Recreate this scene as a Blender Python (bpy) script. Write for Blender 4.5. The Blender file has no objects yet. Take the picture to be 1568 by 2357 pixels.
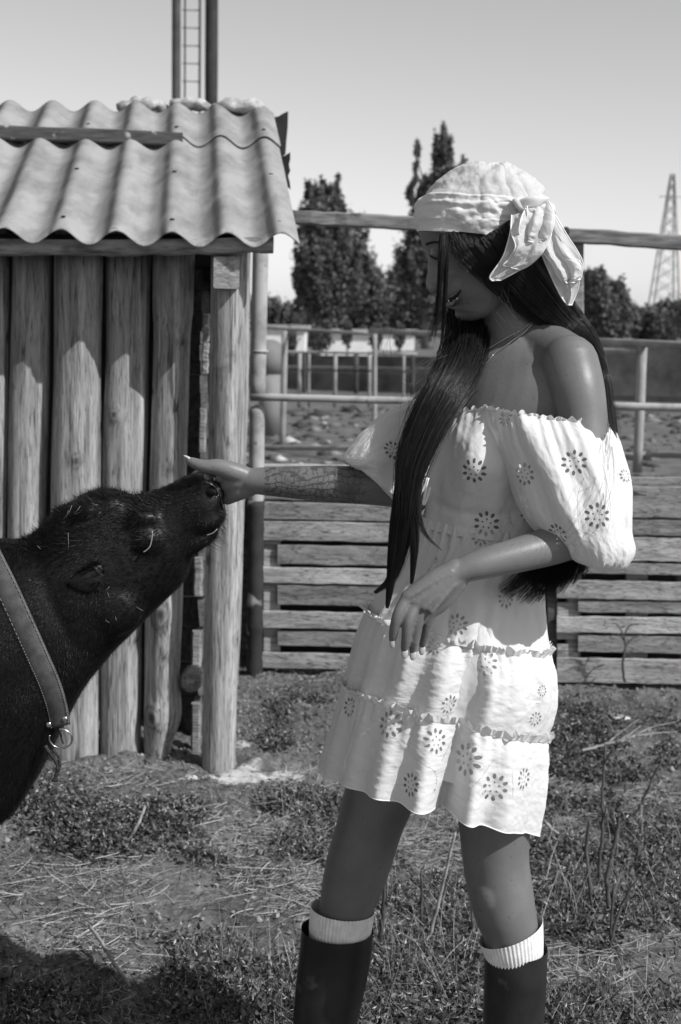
import bpy, math, random
import numpy as np
from mathutils import Vector, Matrix, Quaternion
from mathutils.noise import noise as pnoise, fractal as pfractal
S = bpy.context.scene
C = S.collection
rnd = random.Random(7)
R = math.radians

# ---------------------------------------------------------------- camera, sky, sun, exposure
FPX, W0, H0 = 3270.0, 1568.0, 2357.0
CAMH = 1.45
PITCH, ROLL = math.atan((1178.5-740)/FPX), R(1.0)
cam_d = bpy.data.cameras.new('camera')
cam = bpy.data.objects.new('camera', cam_d); C.objects.link(cam)
CR = Matrix.Rotation(math.pi/2-PITCH, 3, 'X') @ Matrix.Rotation(ROLL, 3, 'Z')
cam.matrix_world = Matrix.Translation((0,0,CAMH)) @ CR.to_4x4()
cam_d.sensor_fit = 'VERTICAL'; cam_d.sensor_height = 36.0
cam_d.lens = 36.0*FPX/H0
cam_d.clip_start = .05; cam_d.clip_end = 3000
cam_d.dof.use_dof = True; cam_d.dof.focus_distance = 2.36; cam_d.dof.aperture_fstop = 7.5
S.camera = cam

SUN_EL, SUN_AZ = R(43), R(57)      # azimuth measured from behind the camera towards its right
sun_to = Vector((math.sin(SUN_AZ)*math.cos(SUN_EL), -math.cos(SUN_AZ)*math.cos(SUN_EL), math.sin(SUN_EL)))
w = bpy.data.worlds.new('World'); S.world = w; w.use_nodes = True
nt = w.node_tree; nt.nodes.clear()
sky = nt.nodes.new('ShaderNodeTexSky'); sky.sky_type = 'NISHITA'; sky.sun_disc = False
sky.sun_elevation = SUN_EL
sky.sun_rotation = math.atan2(sun_to.x, sun_to.y)
sky.dust_density = 0.7; sky.air_density = 1.0; sky.ozone_density = 1.0
bw = nt.nodes.new('ShaderNodeSeparateColor'); bg = nt.nodes.new('ShaderNodeBackground'); wo = nt.nodes.new('ShaderNodeOutputWorld')
b2 = nt.nodes.new('ShaderNodeRGBToBW'); mxs = nt.nodes.new('ShaderNodeMix'); mxs.data_type = 'FLOAT'; mxs.inputs[0].default_value = .9
nt.links.new(sky.outputs[0], bw.inputs[0]); nt.links.new(sky.outputs[0], b2.inputs[0]); nt.links.new(bw.outputs[0], mxs.inputs[2]); nt.links.new(b2.outputs[0], mxs.inputs[3]); nt.links.new(mxs.outputs[0], bg.inputs[0]); nt.links.new(bg.outputs[0], wo.inputs[0])
bg.inputs[1].default_value = 0.13
sl = bpy.data.lights.new('sun', 'SUN'); sl.energy = 4.0; sl.angle = R(.53); sl.color = (1,1,1)
so = bpy.data.objects.new('sun', sl); C.objects.link(so)
so.rotation_euler = sun_to.to_track_quat('Z', 'Y').to_euler()
S.view_settings.view_transform = 'Standard'; S.view_settings.look = 'None'
S.view_settings.exposure = .27; S.view_settings.gamma = 1; S.view_settings.use_curve_mapping = False
S.render.engine = 'CYCLES'
S.cycles.max_bounces = 5; S.cycles.diffuse_bounces = 2; S.cycles.transparent_max_bounces = 12

# ---------------------------------------------------------------- helpers
CRn = np.array(CR)
def ray(u, v):
    return CRn @ np.array([(u-W0/2)/FPX, -(v-H0/2)/FPX, -1.0])
def P(u, v, Y):                    # the point of the place seen at (u, v), Y metres in front of the camera
    d = ray(u, v); return np.array([0,0,CAMH]) + d*(Y/d[1])
def G(u, v, z=0.0):
    d = ray(u, v); return np.array([0,0,CAMH]) + d*((z-CAMH)/d[2])
def proj(p):
    q = (np.asarray(p)-np.array([0,0,CAMH])) @ CRn
    return np.stack([W0/2 - FPX*q[...,0]/q[...,2], H0/2 + FPX*q[...,1]/q[...,2]], -1)
def mesh(name, V, F, mat=None, parent=None, smooth=True, loc=None):
    me = bpy.data.meshes.new(name)
    V = np.asarray(V, dtype=np.float64).reshape(-1,3)
    if loc is not None: V = V - np.asarray(loc)
    elif parent is not None and parent.get('_base') is not None: V = V - np.array(parent['_base'])
    if isinstance(F, np.ndarray) and F.ndim == 2:
        n, k = F.shape
        me.vertices.add(len(V)); me.vertices.foreach_set('co', V.astype(np.float32).ravel())
        me.loops.add(n*k); me.loops.foreach_set('vertex_index', F.astype(np.int32).ravel())
        me.polygons.add(n); me.polygons.foreach_set('loop_start', np.arange(0, n*k, k, dtype=np.int32))
        me.update(calc_edges=True)
    else:
        me.from_pydata([tuple(v) for v in V], [], [tuple(int(i) for i in f) for f in F])
    if smooth and len(me.polygons): me.polygons.foreach_set('use_smooth', [True]*len(me.polygons))
    me.update()
    o = bpy.data.objects.new(name, me); C.objects.link(o)
    if mat: me.materials.append(mat)
    if parent is not None: o.parent = parent
    if loc is not None: o.location = loc
    return o
def thing(name, label, cat, base=(0,0,0), group=None):
    o = bpy.data.objects.new(name, None); C.objects.link(o); o.location = base
    o.empty_display_size = .1
    o['_base'] = [float(x) for x in base]
    o['label'] = label; o['category'] = cat
    if group: o['group'] = group
    return o
def tag(o, label, cat, group=None):
    o['label'] = label; o['category'] = cat
    if group: o['group'] = group
    return o
def kind(o, k): o['kind'] = k; return o
class MB:                          # collects shapes for one mesh
    def __init__(s): s.V = []; s.F = []; s.n = 0
    def add(s, V, F):
        V = np.asarray(V, float).reshape(-1,3)
        s.V.append(V); s.F += [tuple(i+s.n for i in f) for f in F]; s.n += len(V); return s
    def build(s, name, mat, parent=None, smooth=True): return mesh(name, np.concatenate(s.V), s.F, mat, parent, smooth)
def box_vf(c, h, ax=None):
    c = np.asarray(c, float); A = np.eye(3) if ax is None else np.array(ax, float)
    V = [c + sx*h[0]*A[0] + sy*h[1]*A[1] + sz*h[2]*A[2] for sx in (-1,1) for sy in (-1,1) for sz in (-1,1)]
    return V, [(0,1,3,2),(4,6,7,5),(0,4,5,1),(2,3,7,6),(0,2,6,4),(1,5,7,3)]
def beam_vf(a, b, w, h, up=(0,0,1), rough=0., n=1, seed=0, ch=.12):   # rectangular bar with chamfered edges, slightly uneven
    a = np.asarray(a,float); b = np.asarray(b,float); d = (b-a)/np.linalg.norm(b-a)
    s = np.cross(d, up); s /= np.linalg.norm(s); t = np.cross(s, d)
    sec = []
    c = ch*min(w,h)
    for sx, sy in ((-1,-1),(1,-1),(1,1),(-1,1)):
        if sx*sy > 0: sec += [(sx*(w/2), sy*(h/2-c)), (sx*(w/2-c), sy*(h/2))]
        else: sec += [(sx*(w/2-c), sy*(h/2)), (sx*(w/2), sy*(h/2-c))]
    V = []; F = []
    r = random.Random(seed)
    for i in range(n+1):
        p = a + (b-a)*i/n
        ox, oy = r.uniform(-1,1)*rough, r.uniform(-1,1)*rough
        for x, y in sec: V.append(p + s*(x+ox+r.uniform(-1,1)*rough*.3) + t*(y+oy+r.uniform(-1,1)*rough*.5))
    for i in range(n):
        for k in range(8): F.append((i*8+k, i*8+(k+1)%8, i*8+8+(k+1)%8, i*8+8+k))
    F.append(tuple(range(7,-1,-1))); F.append(tuple(n*8+k for k in range(8)))
    return V, F
def frames(Pn):
    Pn = np.asarray(Pn, float); T = np.gradient(Pn, axis=0); T /= np.linalg.norm(T, axis=1)[:,None]+1e-12
    a = np.array([0,0,1.]) if abs(T[0][2]) < .9 else np.array([0,1.,0])
    n = np.cross(T[0], a); n /= np.linalg.norm(n); N = [n]
    for i in range(1, len(Pn)):
        n = N[-1] - T[i]*np.dot(N[-1], T[i]); N.append(n/(np.linalg.norm(n)+1e-12))
    N = np.array(N); return T, N, np.cross(T, N)
def cr(pts, n):                    # Catmull-Rom resampling of a list of tuples of any width
    A = np.asarray(pts, float); m = len(A)
    E = np.vstack([2*A[0]-A[1], A, 2*A[-1]-A[-2]])
    t = np.linspace(0, m-1-1e-9, n); i = t.astype(int); f = (t-i)[:,None]
    p0, p1, p2, p3 = E[i], E[i+1], E[i+2], E[i+3]
    return .5*((2*p1)+(-p0+p2)*f+(2*p0-5*p1+4*p2-p3)*f**2+(-p0+3*p1-3*p2+p3)*f**3)
def tube_vf(Pn, r, k=8, cap=True, mod=None):
    Pn = np.asarray(Pn, float); n = len(Pn); r = np.broadcast_to(np.asarray(r,float), (n,))
    T, N, B = frames(Pn); a = np.arange(k)*2*math.pi/k
    rr = r[:,None]*np.ones(k)[None]
    if mod is not None: rr = rr*mod(np.linspace(0,1,n)[:,None], a[None])
    V = Pn[:,None] + N[:,None]*(np.cos(a)[None]*rr)[...,None] + B[:,None]*(np.sin(a)[None]*rr)[...,None]
    F = [(i*k+j, i*k+(j+1)%k, (i+1)*k+(j+1)%k, (i+1)*k+j) for i in range(n-1) for j in range(k)]
    if cap: F.append(tuple(range(k-1,-1,-1))); F.append(tuple((n-1)*k+j for j in range(k)))
    return V.reshape(-1,3), F
def caps_vf(pts, k=16):            # round-ended chain of (x, y, z, r): closed mesh with dome ends
    A = np.asarray(pts, float); n = max(10, len(A)*5)
    A = cr(A, n)
    T = A[1,:3]-A[0,:3]; T /= np.linalg.norm(T); T2 = A[-1,:3]-A[-2,:3]; T2 /= np.linalg.norm(T2)
    st = [np.append(A[0,:3]-T*A[0,3]*math.cos(x), A[0,3]*math.sin(x)) for x in (.12,.5,.9,1.25)]
    en = [np.append(A[-1,:3]+T2*A[-1,3]*math.cos(x), A[-1,3]*math.sin(x)) for x in (1.25,.9,.5,.12)]
    A = np.vstack([st, A, en])
    return tube_vf(A[:,:3], A[:,3], k)
def ell_vf(c, ax, nu=24, nv=16):   # ellipsoid with three axis vectors
    c = np.asarray(c,float); ax = np.asarray(ax,float)
    th = np.linspace(.02, math.pi-.02, nv); ph = np.arange(nu)*2*math.pi/nu
    X = np.sin(th)[:,None]*np.cos(ph)[None]; Y = np.sin(th)[:,None]*np.sin(ph)[None]; Z = np.cos(th)[:,None]*np.ones(nu)[None]
    V = c + X[...,None]*ax[0] + Y[...,None]*ax[1] + Z[...,None]*ax[2]
    F = [(i*nu+j, i*nu+(j+1)%nu, (i+1)*nu+(j+1)%nu, (i+1)*nu+j) for i in range(nv-1) for j in range(nu)]
    F += [tuple(range(nu-1,-1,-1)), tuple((nv-1)*nu+j for j in range(nu))]
    return V.reshape(-1,3), F
def ring_loft(rings, k=32, n=None, exp=2.0, cap=True):
    """rings: (top xyz, bottom xyz, half depth); sections are superellipses between top and bottom, deep along the view's Y"""
    A = np.array([list(a)+list(b)+[d] for a, b, d in rings], float)
    if n: A = cr(A, n)
    m = len(A); c = (A[:,:3]+A[:,3:6])/2; a = (A[:,:3]-A[:,3:6])/2
    th = np.arange(k)*2*math.pi/k
    cs, sn = np.cos(th), np.sin(th)
    cx = np.sign(cs)*np.abs(cs)**(2/exp); sx = np.sign(sn)*np.abs(sn)**(2/exp)
    V = c[:,None] + a[:,None]*cx[None,:,None] + (np.array([0,1.,0])[None,None]*sx[None,:,None])*A[:,6][:,None,None]
    F = [(i*k+j, i*k+(j+1)%k, (i+1)*k+(j+1)%k, (i+1)*k+j) for i in range(m-1) for j in range(k)]
    if cap: F += [tuple(range(k-1,-1,-1)), tuple((m-1)*k+j for j in range(k))]
    return V.reshape(-1,3), F
def fuse(name, parts, voxel, smooth_it, mat, parent):     # closed shapes grown together into one continuous skin
    mb = MB()
    for V, F in parts: mb.add(V, F)
    o = mb.build(name, None, None)
    o2 = o.modifiers.new('r', 'REMESH'); o2.mode = 'VOXEL'; o2.voxel_size = voxel; o2.use_smooth_shade = True
    if smooth_it:
        s = o.modifiers.new('s', 'SMOOTH'); s.iterations = smooth_it; s.factor = .5
    dg = bpy.context.evaluated_depsgraph_get(); dg.update()
    me = bpy.data.meshes.new_from_object(o.evaluated_get(dg))
    V = np.empty(len(me.vertices)*3, np.float32); me.vertices.foreach_get('co', V); V = V.reshape(-1,3).astype(float)
    F = [tuple(p.vertices) for p in me.polygons]
    bpy.data.objects.remove(o)
    return mesh(name, V, F, mat, parent), V
def grid_vf(Pg, closed=False):     # Pg: (m, k, 3)
    m, k, _ = Pg.shape; kk = k if closed else k-1
    i, j = np.meshgrid(np.arange(m-1), np.arange(kk), indexing='ij'); i = i.ravel(); j = j.ravel(); j2 = (j+1) % k
    F = np.stack([i*k+j, i*k+j2, (i+1)*k+j2, (i+1)*k+j], -1)
    return Pg.reshape(-1,3), F
def n3(p, s=1., o=0.): return pnoise(Vector((p[0]*s+o, p[1]*s+o*.7, p[2]*s-o)))

# ---------------------------------------------------------------- materials (greys: the photograph is black and white)
def M(name, base=.3, rough=.8, spec=.3, lo=None, hi=None, scale=8., stretch=(1,1,1), detail=6., bump=0., bscale=None, coord='Object', contrast=(.35,.65), spots=None, metallic=0., dist=0.):
    m = bpy.data.materials.new(name); m.use_nodes = True; t = m.node_tree; N = t.nodes; L = t.links
    b = N['Principled BSDF']; b.inputs['Roughness'].default_value = rough; b.inputs['Specular IOR Level'].default_value = spec; b.inputs['Metallic'].default_value = metallic
    tc = N.new('ShaderNodeTexCoord'); mp = N.new('ShaderNodeMapping'); mp.inputs['Scale'].default_value = stretch
    L.new(tc.outputs[coord], mp.inputs[0])
    if lo is None:
        b.inputs['Base Color'].default_value = (base,base,base,1)
    else:
        n = N.new('ShaderNodeTexNoise'); n.inputs['Scale'].default_value = scale; n.inputs['Detail'].default_value = detail; n.inputs['Roughness'].default_value = .62; n.inputs['Distortion'].default_value = dist
        L.new(mp.outputs[0], n.inputs['Vector'])
        rp = N.new('ShaderNodeValToRGB'); rp.color_ramp.elements[0].position = contrast[0]; rp.color_ramp.elements[1].position = contrast[1]
        rp.color_ramp.elements[0].color = (lo,lo,lo,1); rp.color_ramp.elements[1].color = (hi,hi,hi,1)
        L.new(n.outputs['Fac'], rp.inputs[0]); out = rp.outputs[0]
        if spots:      # (scale, threshold, grey, stretch)
            n2 = N.new('ShaderNodeTexNoise'); n2.inputs['Scale'].default_value = spots[0]; n2.inputs['Detail'].default_value = 4
            L.new(tc.outputs[coord], n2.inputs['Vector'])
            r2 = N.new('ShaderNodeValToRGB'); r2.color_ramp.elements[0].position = spots[1]; r2.color_ramp.elements[1].position = spots[1]+.07
            L.new(n2.outputs['Fac'], r2.inputs[0])
            mx = N.new('ShaderNodeMix'); mx.data_type = 'RGBA'; L.new(r2.outputs[0], mx.inputs[0]); L.new(out, mx.inputs[6]); mx.inputs[7].default_value = (spots[2],)*3+(1,)
            out = mx.outputs[2]
        L.new(out, b.inputs['Base Color'])
    if bump:
        nb = N.new('ShaderNodeTexNoise'); nb.inputs['Scale'].default_value = bscale or scale*2; nb.inputs['Detail'].default_value = 6
        L.new(mp.outputs[0], nb.inputs['Vector'])
        bp = N.new('ShaderNodeBump'); bp.inputs['Strength'].default_value = .6; bp.inputs['Distance'].default_value = bump
        L.new(nb.outputs['Fac'], bp.inputs['Height']); L.new(bp.outputs[0], b.inputs['Normal'])
    return m
def woodgrain(name, lo, hi, axis='z', fine=1.0, crack=.05):
    m = M(name, lo=lo, hi=hi, scale=4, stretch={'z':(8,8,.5),'x':(.45,8,8)}[axis], bump=.004, bscale=14, contrast=(.28,.62), spots=(6,.68,lo*.8))
    t = m.node_tree; N = t.nodes; L = t.links; b = N['Principled BSDF']; src = b.inputs['Base Color'].links[0].from_socket
    mp = [n for n in N if n.type == 'MAPPING'][0]
    def layer(scale, lo_, hi_, c0, c1, src, st=None):
        n = N.new('ShaderNodeTexNoise'); n.inputs['Scale'].default_value = scale; n.inputs['Detail'].default_value = 5; n.inputs['Roughness'].default_value = .7; n.inputs['Distortion'].default_value = .25
        L.new(mp.outputs[0], n.inputs['Vector']); r = N.new('ShaderNodeValToRGB'); r.color_ramp.elements[0].position = lo_; r.color_ramp.elements[1].position = hi_
        r.color_ramp.elements[0].color = (c0,)*3+(1,); r.color_ramp.elements[1].color = (c1,)*3+(1,); L.new(n.outputs['Fac'], r.inputs[0])
        x = N.new('ShaderNodeMix'); x.data_type = 'RGBA'; x.blend_type = 'MULTIPLY'; x.inputs[0].default_value = 1; L.new(src, x.inputs[6]); L.new(r.outputs[0], x.inputs[7]); return x.outputs[2], n
    o, n1 = layer(17, .30, .62, .68, 1.15, src); o, n2 = layer(34*fine, .36, .46, .30, 1.0, o); 
    n3_ = N.new('ShaderNodeTexNoise'); n3_.inputs['Scale'].default_value = 5.5; n3_.inputs['Detail'].default_value = 2; mp3 = N.new('ShaderNodeMapping'); mp3.inputs['Scale'].default_value = {'z':(6,6,.16),'x':(.14,6,6)}[axis]; L.new(mp.inputs[0].links[0].from_socket, mp3.inputs[0]); L.new(mp3.outputs[0], n3_.inputs['Vector'])
    a_ = N.new('ShaderNodeMath'); a_.operation = 'SUBTRACT'; L.new(n3_.outputs['Fac'], a_.inputs[0]); a_.inputs[1].default_value = .5; b_ = N.new('ShaderNodeMath'); b_.operation = 'ABSOLUTE'; L.new(a_.outputs[0], b_.inputs[0])
    c_ = N.new('ShaderNodeMapRange'); c_.inputs[1].default_value = .003; c_.inputs[2].default_value = .014; c_.inputs[3].default_value = .35; c_.inputs[4].default_value = 1; L.new(b_.outputs[0], c_.inputs[0])
    x = N.new('ShaderNodeMix'); x.data_type = 'RGBA'; x.blend_type = 'MULTIPLY'; x.inputs[0].default_value = 1; L.new(o, x.inputs[6]); L.new(c_.outputs[0], x.inputs[7]); o = x.outputs[2]
    at = N.new('ShaderNodeAttribute'); at.attribute_name = 'knot'; x = N.new('ShaderNodeMix'); x.data_type = 'RGBA'; L.new(at.outputs['Fac'], x.inputs[0]); L.new(o, x.inputs[6]); x.inputs[7].default_value = (.035,.035,.035,1); o = x.outputs[2]
    L.new(o, b.inputs['Base Color'])
    bp = [n for n in N if n.type == 'BUMP'][0]; b2 = N.new('ShaderNodeBump'); b2.inputs['Distance'].default_value = .004; b2.inputs['Strength'].default_value = .8; L.new(n2.outputs['Fac'], b2.inputs['Height']); L.new(bp.outputs[0], b2.inputs['Normal']); L.new(b2.outputs[0], b.inputs['Normal'])
    return m
log_m = woodgrain('weathered_log', .12, .41)
_unused = M('weathered_log_plain', lo=.09, hi=.34, scale=5, stretch=(9,9,.55), bump=.006, bscale=11, contrast=(.3,.58), spots=(5,.66,.12))
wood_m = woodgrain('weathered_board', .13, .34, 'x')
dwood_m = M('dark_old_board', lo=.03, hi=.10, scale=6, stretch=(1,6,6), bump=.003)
def grime_shade(m, c=.035):
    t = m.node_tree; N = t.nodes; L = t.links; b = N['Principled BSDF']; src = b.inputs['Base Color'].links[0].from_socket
    at = N.new('ShaderNodeAttribute'); at.attribute_name = 'grime_shade'; x = N.new('ShaderNodeMix'); x.data_type = 'RGBA'; L.new(at.outputs['Fac'], x.inputs[0]); L.new(src, x.inputs[6]); x.inputs[7].default_value = (c,c,c,1); L.new(x.outputs[2], b.inputs['Base Color'])
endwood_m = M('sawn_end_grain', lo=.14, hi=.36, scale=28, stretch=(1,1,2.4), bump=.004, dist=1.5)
roof_m = M('fibre_cement_sheet', lo=.15, hi=.30, scale=9, detail=12, stretch=(1,.5,1), bump=.003, bscale=140, contrast=(.28,.6), spots=(22,.70,.13))
grime_shade(roof_m)
pipe_m = M('chalky_white_pipe', lo=.2, hi=.38, scale=9, stretch=(1,1,1), bump=.001, contrast=(.3,.55), spots=(28,.66,.15))
rail_m = M('grey_weathered_rail', lo=.10, hi=.30, scale=5, stretch=(1,9,9), bump=.003, spots=(7,.62,.05))
steel_m = M('dark_steel', lo=.03, hi=.07, scale=4, rough=.6)
paint_m = M('far_pipe_rail', lo=.18, hi=.34, scale=3)
darkfence_m = M('dark_far_board', lo=.02, hi=.07, scale=2)
white_m = M('white_wall', lo=.6, hi=.8, scale=.5)
bark_m = M('bark', lo=.07, hi=.2, scale=4, stretch=(4,4,.6), bump=.02)
def leafmat(name, c, rough=.6, trans=.25):
    m = bpy.data.materials.new(name); m.use_nodes = True; t = m.node_tree; N = t.nodes; L = t.links
    b = N['Principled BSDF']; b.inputs['Roughness'].default_value = rough; b.inputs['Specular IOR Level'].default_value = .3
    at = N.new('ShaderNodeAttribute'); at.attribute_name = 'tint'
    mm = N.new('ShaderNodeMath'); mm.operation = 'MULTIPLY'; mm.inputs[1].default_value = c; L.new(at.outputs['Fac'], mm.inputs[0])
    L.new(mm.outputs[0], b.inputs['Base Color'])
    tr = N.new('ShaderNodeBsdfTranslucent'); L.new(mm.outputs[0], tr.inputs[0])
    mx = N.new('ShaderNodeMixShader'); mx.inputs[0].default_value = trans
    L.new(b.outputs[0], mx.inputs[1]); L.new(tr.outputs[0], mx.inputs[2]); L.new(mx.outputs[0], N['Material Output'].inputs[0])
    return m
def set_tint(o, vals):
    a = o.data.attributes.new('tint', 'FLOAT', 'POINT'); a.data.foreach_set('value', np.asarray(vals, np.float32))
# ---------------------------------------------------------------- ground
def smooth01(x): x = np.clip(x, 0, 1); return x*x*(3-2*x)
def gh(x, y):                      # height of the yard
    x = np.asarray(x,float); y = np.asarray(y,float)
    h = .03*np.sin(x*1.3+y*.7)+.018*np.sin(x*3.1-y*2.3+1)
    h = h*smooth01((y-2.2)/1.5)
    h += .03*np.exp(-((y-4.0)/.3)**2)*smooth01((-x+.1)/.5)
    return h - .02
def fbm2(x, y, s, o, seed):
    r = np.random.RandomState(seed); out = np.zeros_like(x); a = 1.
    for i in range(o):
        out += a*vnoise(x*s+r.rand()*99, y*s+r.rand()*99); a *= .55; s *= 2.03
    return out
_hash = np.random.RandomState(3).rand(256, 256)
def vnoise(x, y):
    xi = np.floor(x).astype(int); yi = np.floor(y).astype(int); fx = x-xi; fy = y-yi
    fx = fx*fx*(3-2*fx); fy = fy*fy*(3-2*fy)
    h = lambda a, b: _hash[a & 255, b & 255]
    return (h(xi,yi)*(1-fx)*(1-fy)+h(xi+1,yi)*fx*(1-fy)+h(xi,yi+1)*(1-fx)*fy+h(xi+1,yi+1)*fx*fy)*2-1
xs = np.concatenate([[-1500,-600,-200,-80,-40,-22,-14,-9,-6,-4,-3], np.arange(-2.4,2.4,.012), [3,4,6,9,14,22,40,80,200,600,1500]])
ys = np.concatenate([[-1500,-400,-100,-30,-10,-4,-1,.5,1.5,2.0,2.4], np.arange(2.6,6.8,.012), np.arange(6.9,12,.12), [13,15,18,22,28,36,50,80,150,300,700,1800]])
Xg, Yg = np.meshgrid(xs, ys, indexing='ij')
near = smooth01((7.5-Yg)/1.5)*smooth01((3-np.abs(Xg))/.6)*smooth01((Yg-2.3)/.4)
Zg = gh(Xg, Yg)*smooth01((12-Yg)/4)*smooth01((8-np.abs(Xg))/4)
rough_h = fbm2(Xg, Yg, 7, 5, 5)
Zg = Zg + near*(.015*rough_h + .010*np.abs(fbm2(Xg, Yg, 30, 3, 9)))
V, F = grid_vf(np.stack([Xg,Yg,Zg],-1)); 
def ground_mat():
    m = bpy.data.materials.new('trampled_soil'); m.use_nodes = True; t = m.node_tree; N = t.nodes; L = t.links
    b = N['Principled BSDF']; b.inputs['Roughness'].default_value = .95; b.inputs['Specular IOR Level'].default_value = .1
    tc = N.new('ShaderNodeTexCoord')
    def nz(s, d, lo, hi, c0, c1):
        n = N.new('ShaderNodeTexNoise'); n.inputs['Scale'].default_value = s; n.inputs['Detail'].default_value = d; n.inputs['Roughness'].default_value = .65
        L.new(tc.outputs['Object'], n.inputs['Vector']); r = N.new('ShaderNodeValToRGB')
        r.color_ramp.elements[0].position = lo; r.color_ramp.elements[1].position = hi
        r.color_ramp.elements[0].color = (c0,)*3+(1,); r.color_ramp.elements[1].color = (c1,)*3+(1,)
        L.new(n.outputs['Fac'], r.inputs[0]); return r.outputs[0], n
    a, _ = nz(3.5, 8, .33, .66, .085, .195)
    c, nn = nz(60, 6, .3, .7, .45, 1.35)
    mx = N.new('ShaderNodeMix'); mx.data_type = 'RGBA'; mx.blend_type = 'MULTIPLY'; mx.inputs[0].default_value = 1; L.new(a, mx.inputs[6]); L.new(c, mx.inputs[7])
    # lime spilt round the foot of the post
    at = N.new('ShaderNodeAttribute'); at.attribute_name = 'lime'
    m2 = N.new('ShaderNodeMix'); m2.data_type = 'RGBA'; L.new(at.outputs['Fac'], m2.inputs[0]); L.new(mx.outputs[2], m2.inputs[6]); m2.inputs[7].default_value = (.52,.52,.52,1)
    L.new(m2.outputs[2], b.inputs['Base Color'])
    bp = N.new('ShaderNodeBump'); bp.inputs['Distance'].default_value = .012; bp.inputs['Strength'].default_value = .9; L.new(nn.outputs['Fac'], bp.inputs['Height']); L.new(bp.outputs[0], b.inputs['Normal'])
    return m
ground = mesh('ground', V, F, ground_mat()); kind(ground, 'structure')
def limef(x, y):
    f = np.zeros_like(x)
    for (u,v,sx,sy) in ((600,1795,.20,.10),(655,1815,.12,.07),(530,1800,.12,.06),(570,1725,.05,.10),(640,1790,.10,.12)):
        g = G(u,v); f = np.maximum(f, 1.35-np.sqrt(((x-g[0])/sx)**2+((y-g[1])/sy)**2))
    return f
lf0 = limef(Xg,Yg); lf = np.where(lf0 > .05, np.clip((lf0 + .6*fbm2(Xg,Yg,14,4,21) - .75)*3.0, 0, .9), 0)
la = ground.data.attributes.new('lime','FLOAT','POINT'); la.data.foreach_set('value', lf.astype(np.float32).ravel())
def gz(x, y):                      # height of the built surface at a point
    return float(gh(x,y)) + .015*float(fbm2(np.array([x]),np.array([y]),7,5,5)[0])*float(smooth01((7.5-y)/1.5))
def gp(u, v): p = G(u, v); p[2] = gz(p[0], p[1]); return p

# ---------------------------------------------------------------- log shed
ang = R(6); EX = np.array([math.cos(ang), math.sin(ang), 0]); EY = np.array([-math.sin(ang), math.cos(ang), 0]); EZ = np.array([0,0,1.])
C0 = P(690, 553, 4.32)             # lower right corner of the roof
def SH(x, y, z): return np.array([C0[0],C0[1],0]) + EX*x + EY*y + EZ*z
shed = thing('log_shed', 'log-walled shed under a wavy grey fibre-cement roof', 'shed', tuple(SH(-.6,.6,0)))
ZE = C0[2]-.004; SLO = .372
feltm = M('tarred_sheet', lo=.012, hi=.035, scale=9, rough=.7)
def corr(y0, y1, x0, x1, lift, seed, ny=26, curl=0.):
    nx = int((x1-x0)/.0065)
    X = np.linspace(x0, x1, nx); Yv = np.linspace(y0, y1, ny)
    top = np.empty((ny, nx, 3)); bot = np.empty((ny, nx, 3))
    for i, y in enumerate(Yv):
        ph = (X+.055)*2*math.pi/.1625
        z = ZE + SLO*y + lift + .0215*np.cos(ph)
        z = z + .004*np.sin(X*2.1+seed)+.002*np.sin(y*9+X*7+seed)
        e = .008*fbm2(X*1.0, X*0+seed, 30, 3, seed) if i == 0 else 0
        yy = y + e
        if y0 > .5: yy = y0 + (y-y0)*(1+.2*X); z = z - SLO*(y-yy)
        for A, dz in ((top, .003), (bot, -.003)):
            A[i] = np.array([C0[0],C0[1],0])[None] + EX[None]*X[:,None] + EY[None]*(np.zeros(nx)+yy)[:,None] + EZ[None]*(z+dz)[:,None]
    mb = MB()
    V1, F1 = grid_vf(top); V2, F2 = grid_vf(bot); n = len(V1)
    Fs = [tuple(f) for f in F1] + [tuple(n+i for i in f[::-1]) for f in F2]
    k = nx
    for j in range(nx-1):
        Fs.append((j, n+j, n+j+1, j+1)); a = (ny-1)*k; Fs.append((a+j, a+j+1, n+a+j+1, n+a+j))
    for i in range(ny-1):
        Fs.append((i*k, (i+1)*k, n+(i+1)*k, n+i*k)); b = k-1; Fs.append((i*k+b, n+i*k+b, n+(i+1)*k+b, (i+1)*k+b))
    mb.add(np.concatenate([V1,V2]), Fs)
    PH, YY = np.meshgrid(X, Yv); g = np.exp(-((np.mod((PH+.055)*2*math.pi/.1625-5.2+math.pi, 2*math.pi)-math.pi)/.5)**2)*(.85+.40*fbm2(PH, YY*1.0, 7, 4, seed)+.2*fbm2(PH, YY*.6, 60, 3, seed+2)) + .35*np.clip(fbm2(PH, YY, 25, 4, seed+9)-.65,0,1)  # shade of each wave's left flank painted in, plus random grime blotches
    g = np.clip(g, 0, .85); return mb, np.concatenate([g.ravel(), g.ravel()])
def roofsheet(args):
    mb, g = corr(*args); o = mb.build('roof_sheet', roof_m, shed); a = o.data.attributes.new('grime_shade','FLOAT','POINT'); a.data.foreach_set('value', g.astype(np.float32))
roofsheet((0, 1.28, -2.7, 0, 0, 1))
roofsheet((1.09, 1.60, -2.7, .005, .016, 4))
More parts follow.
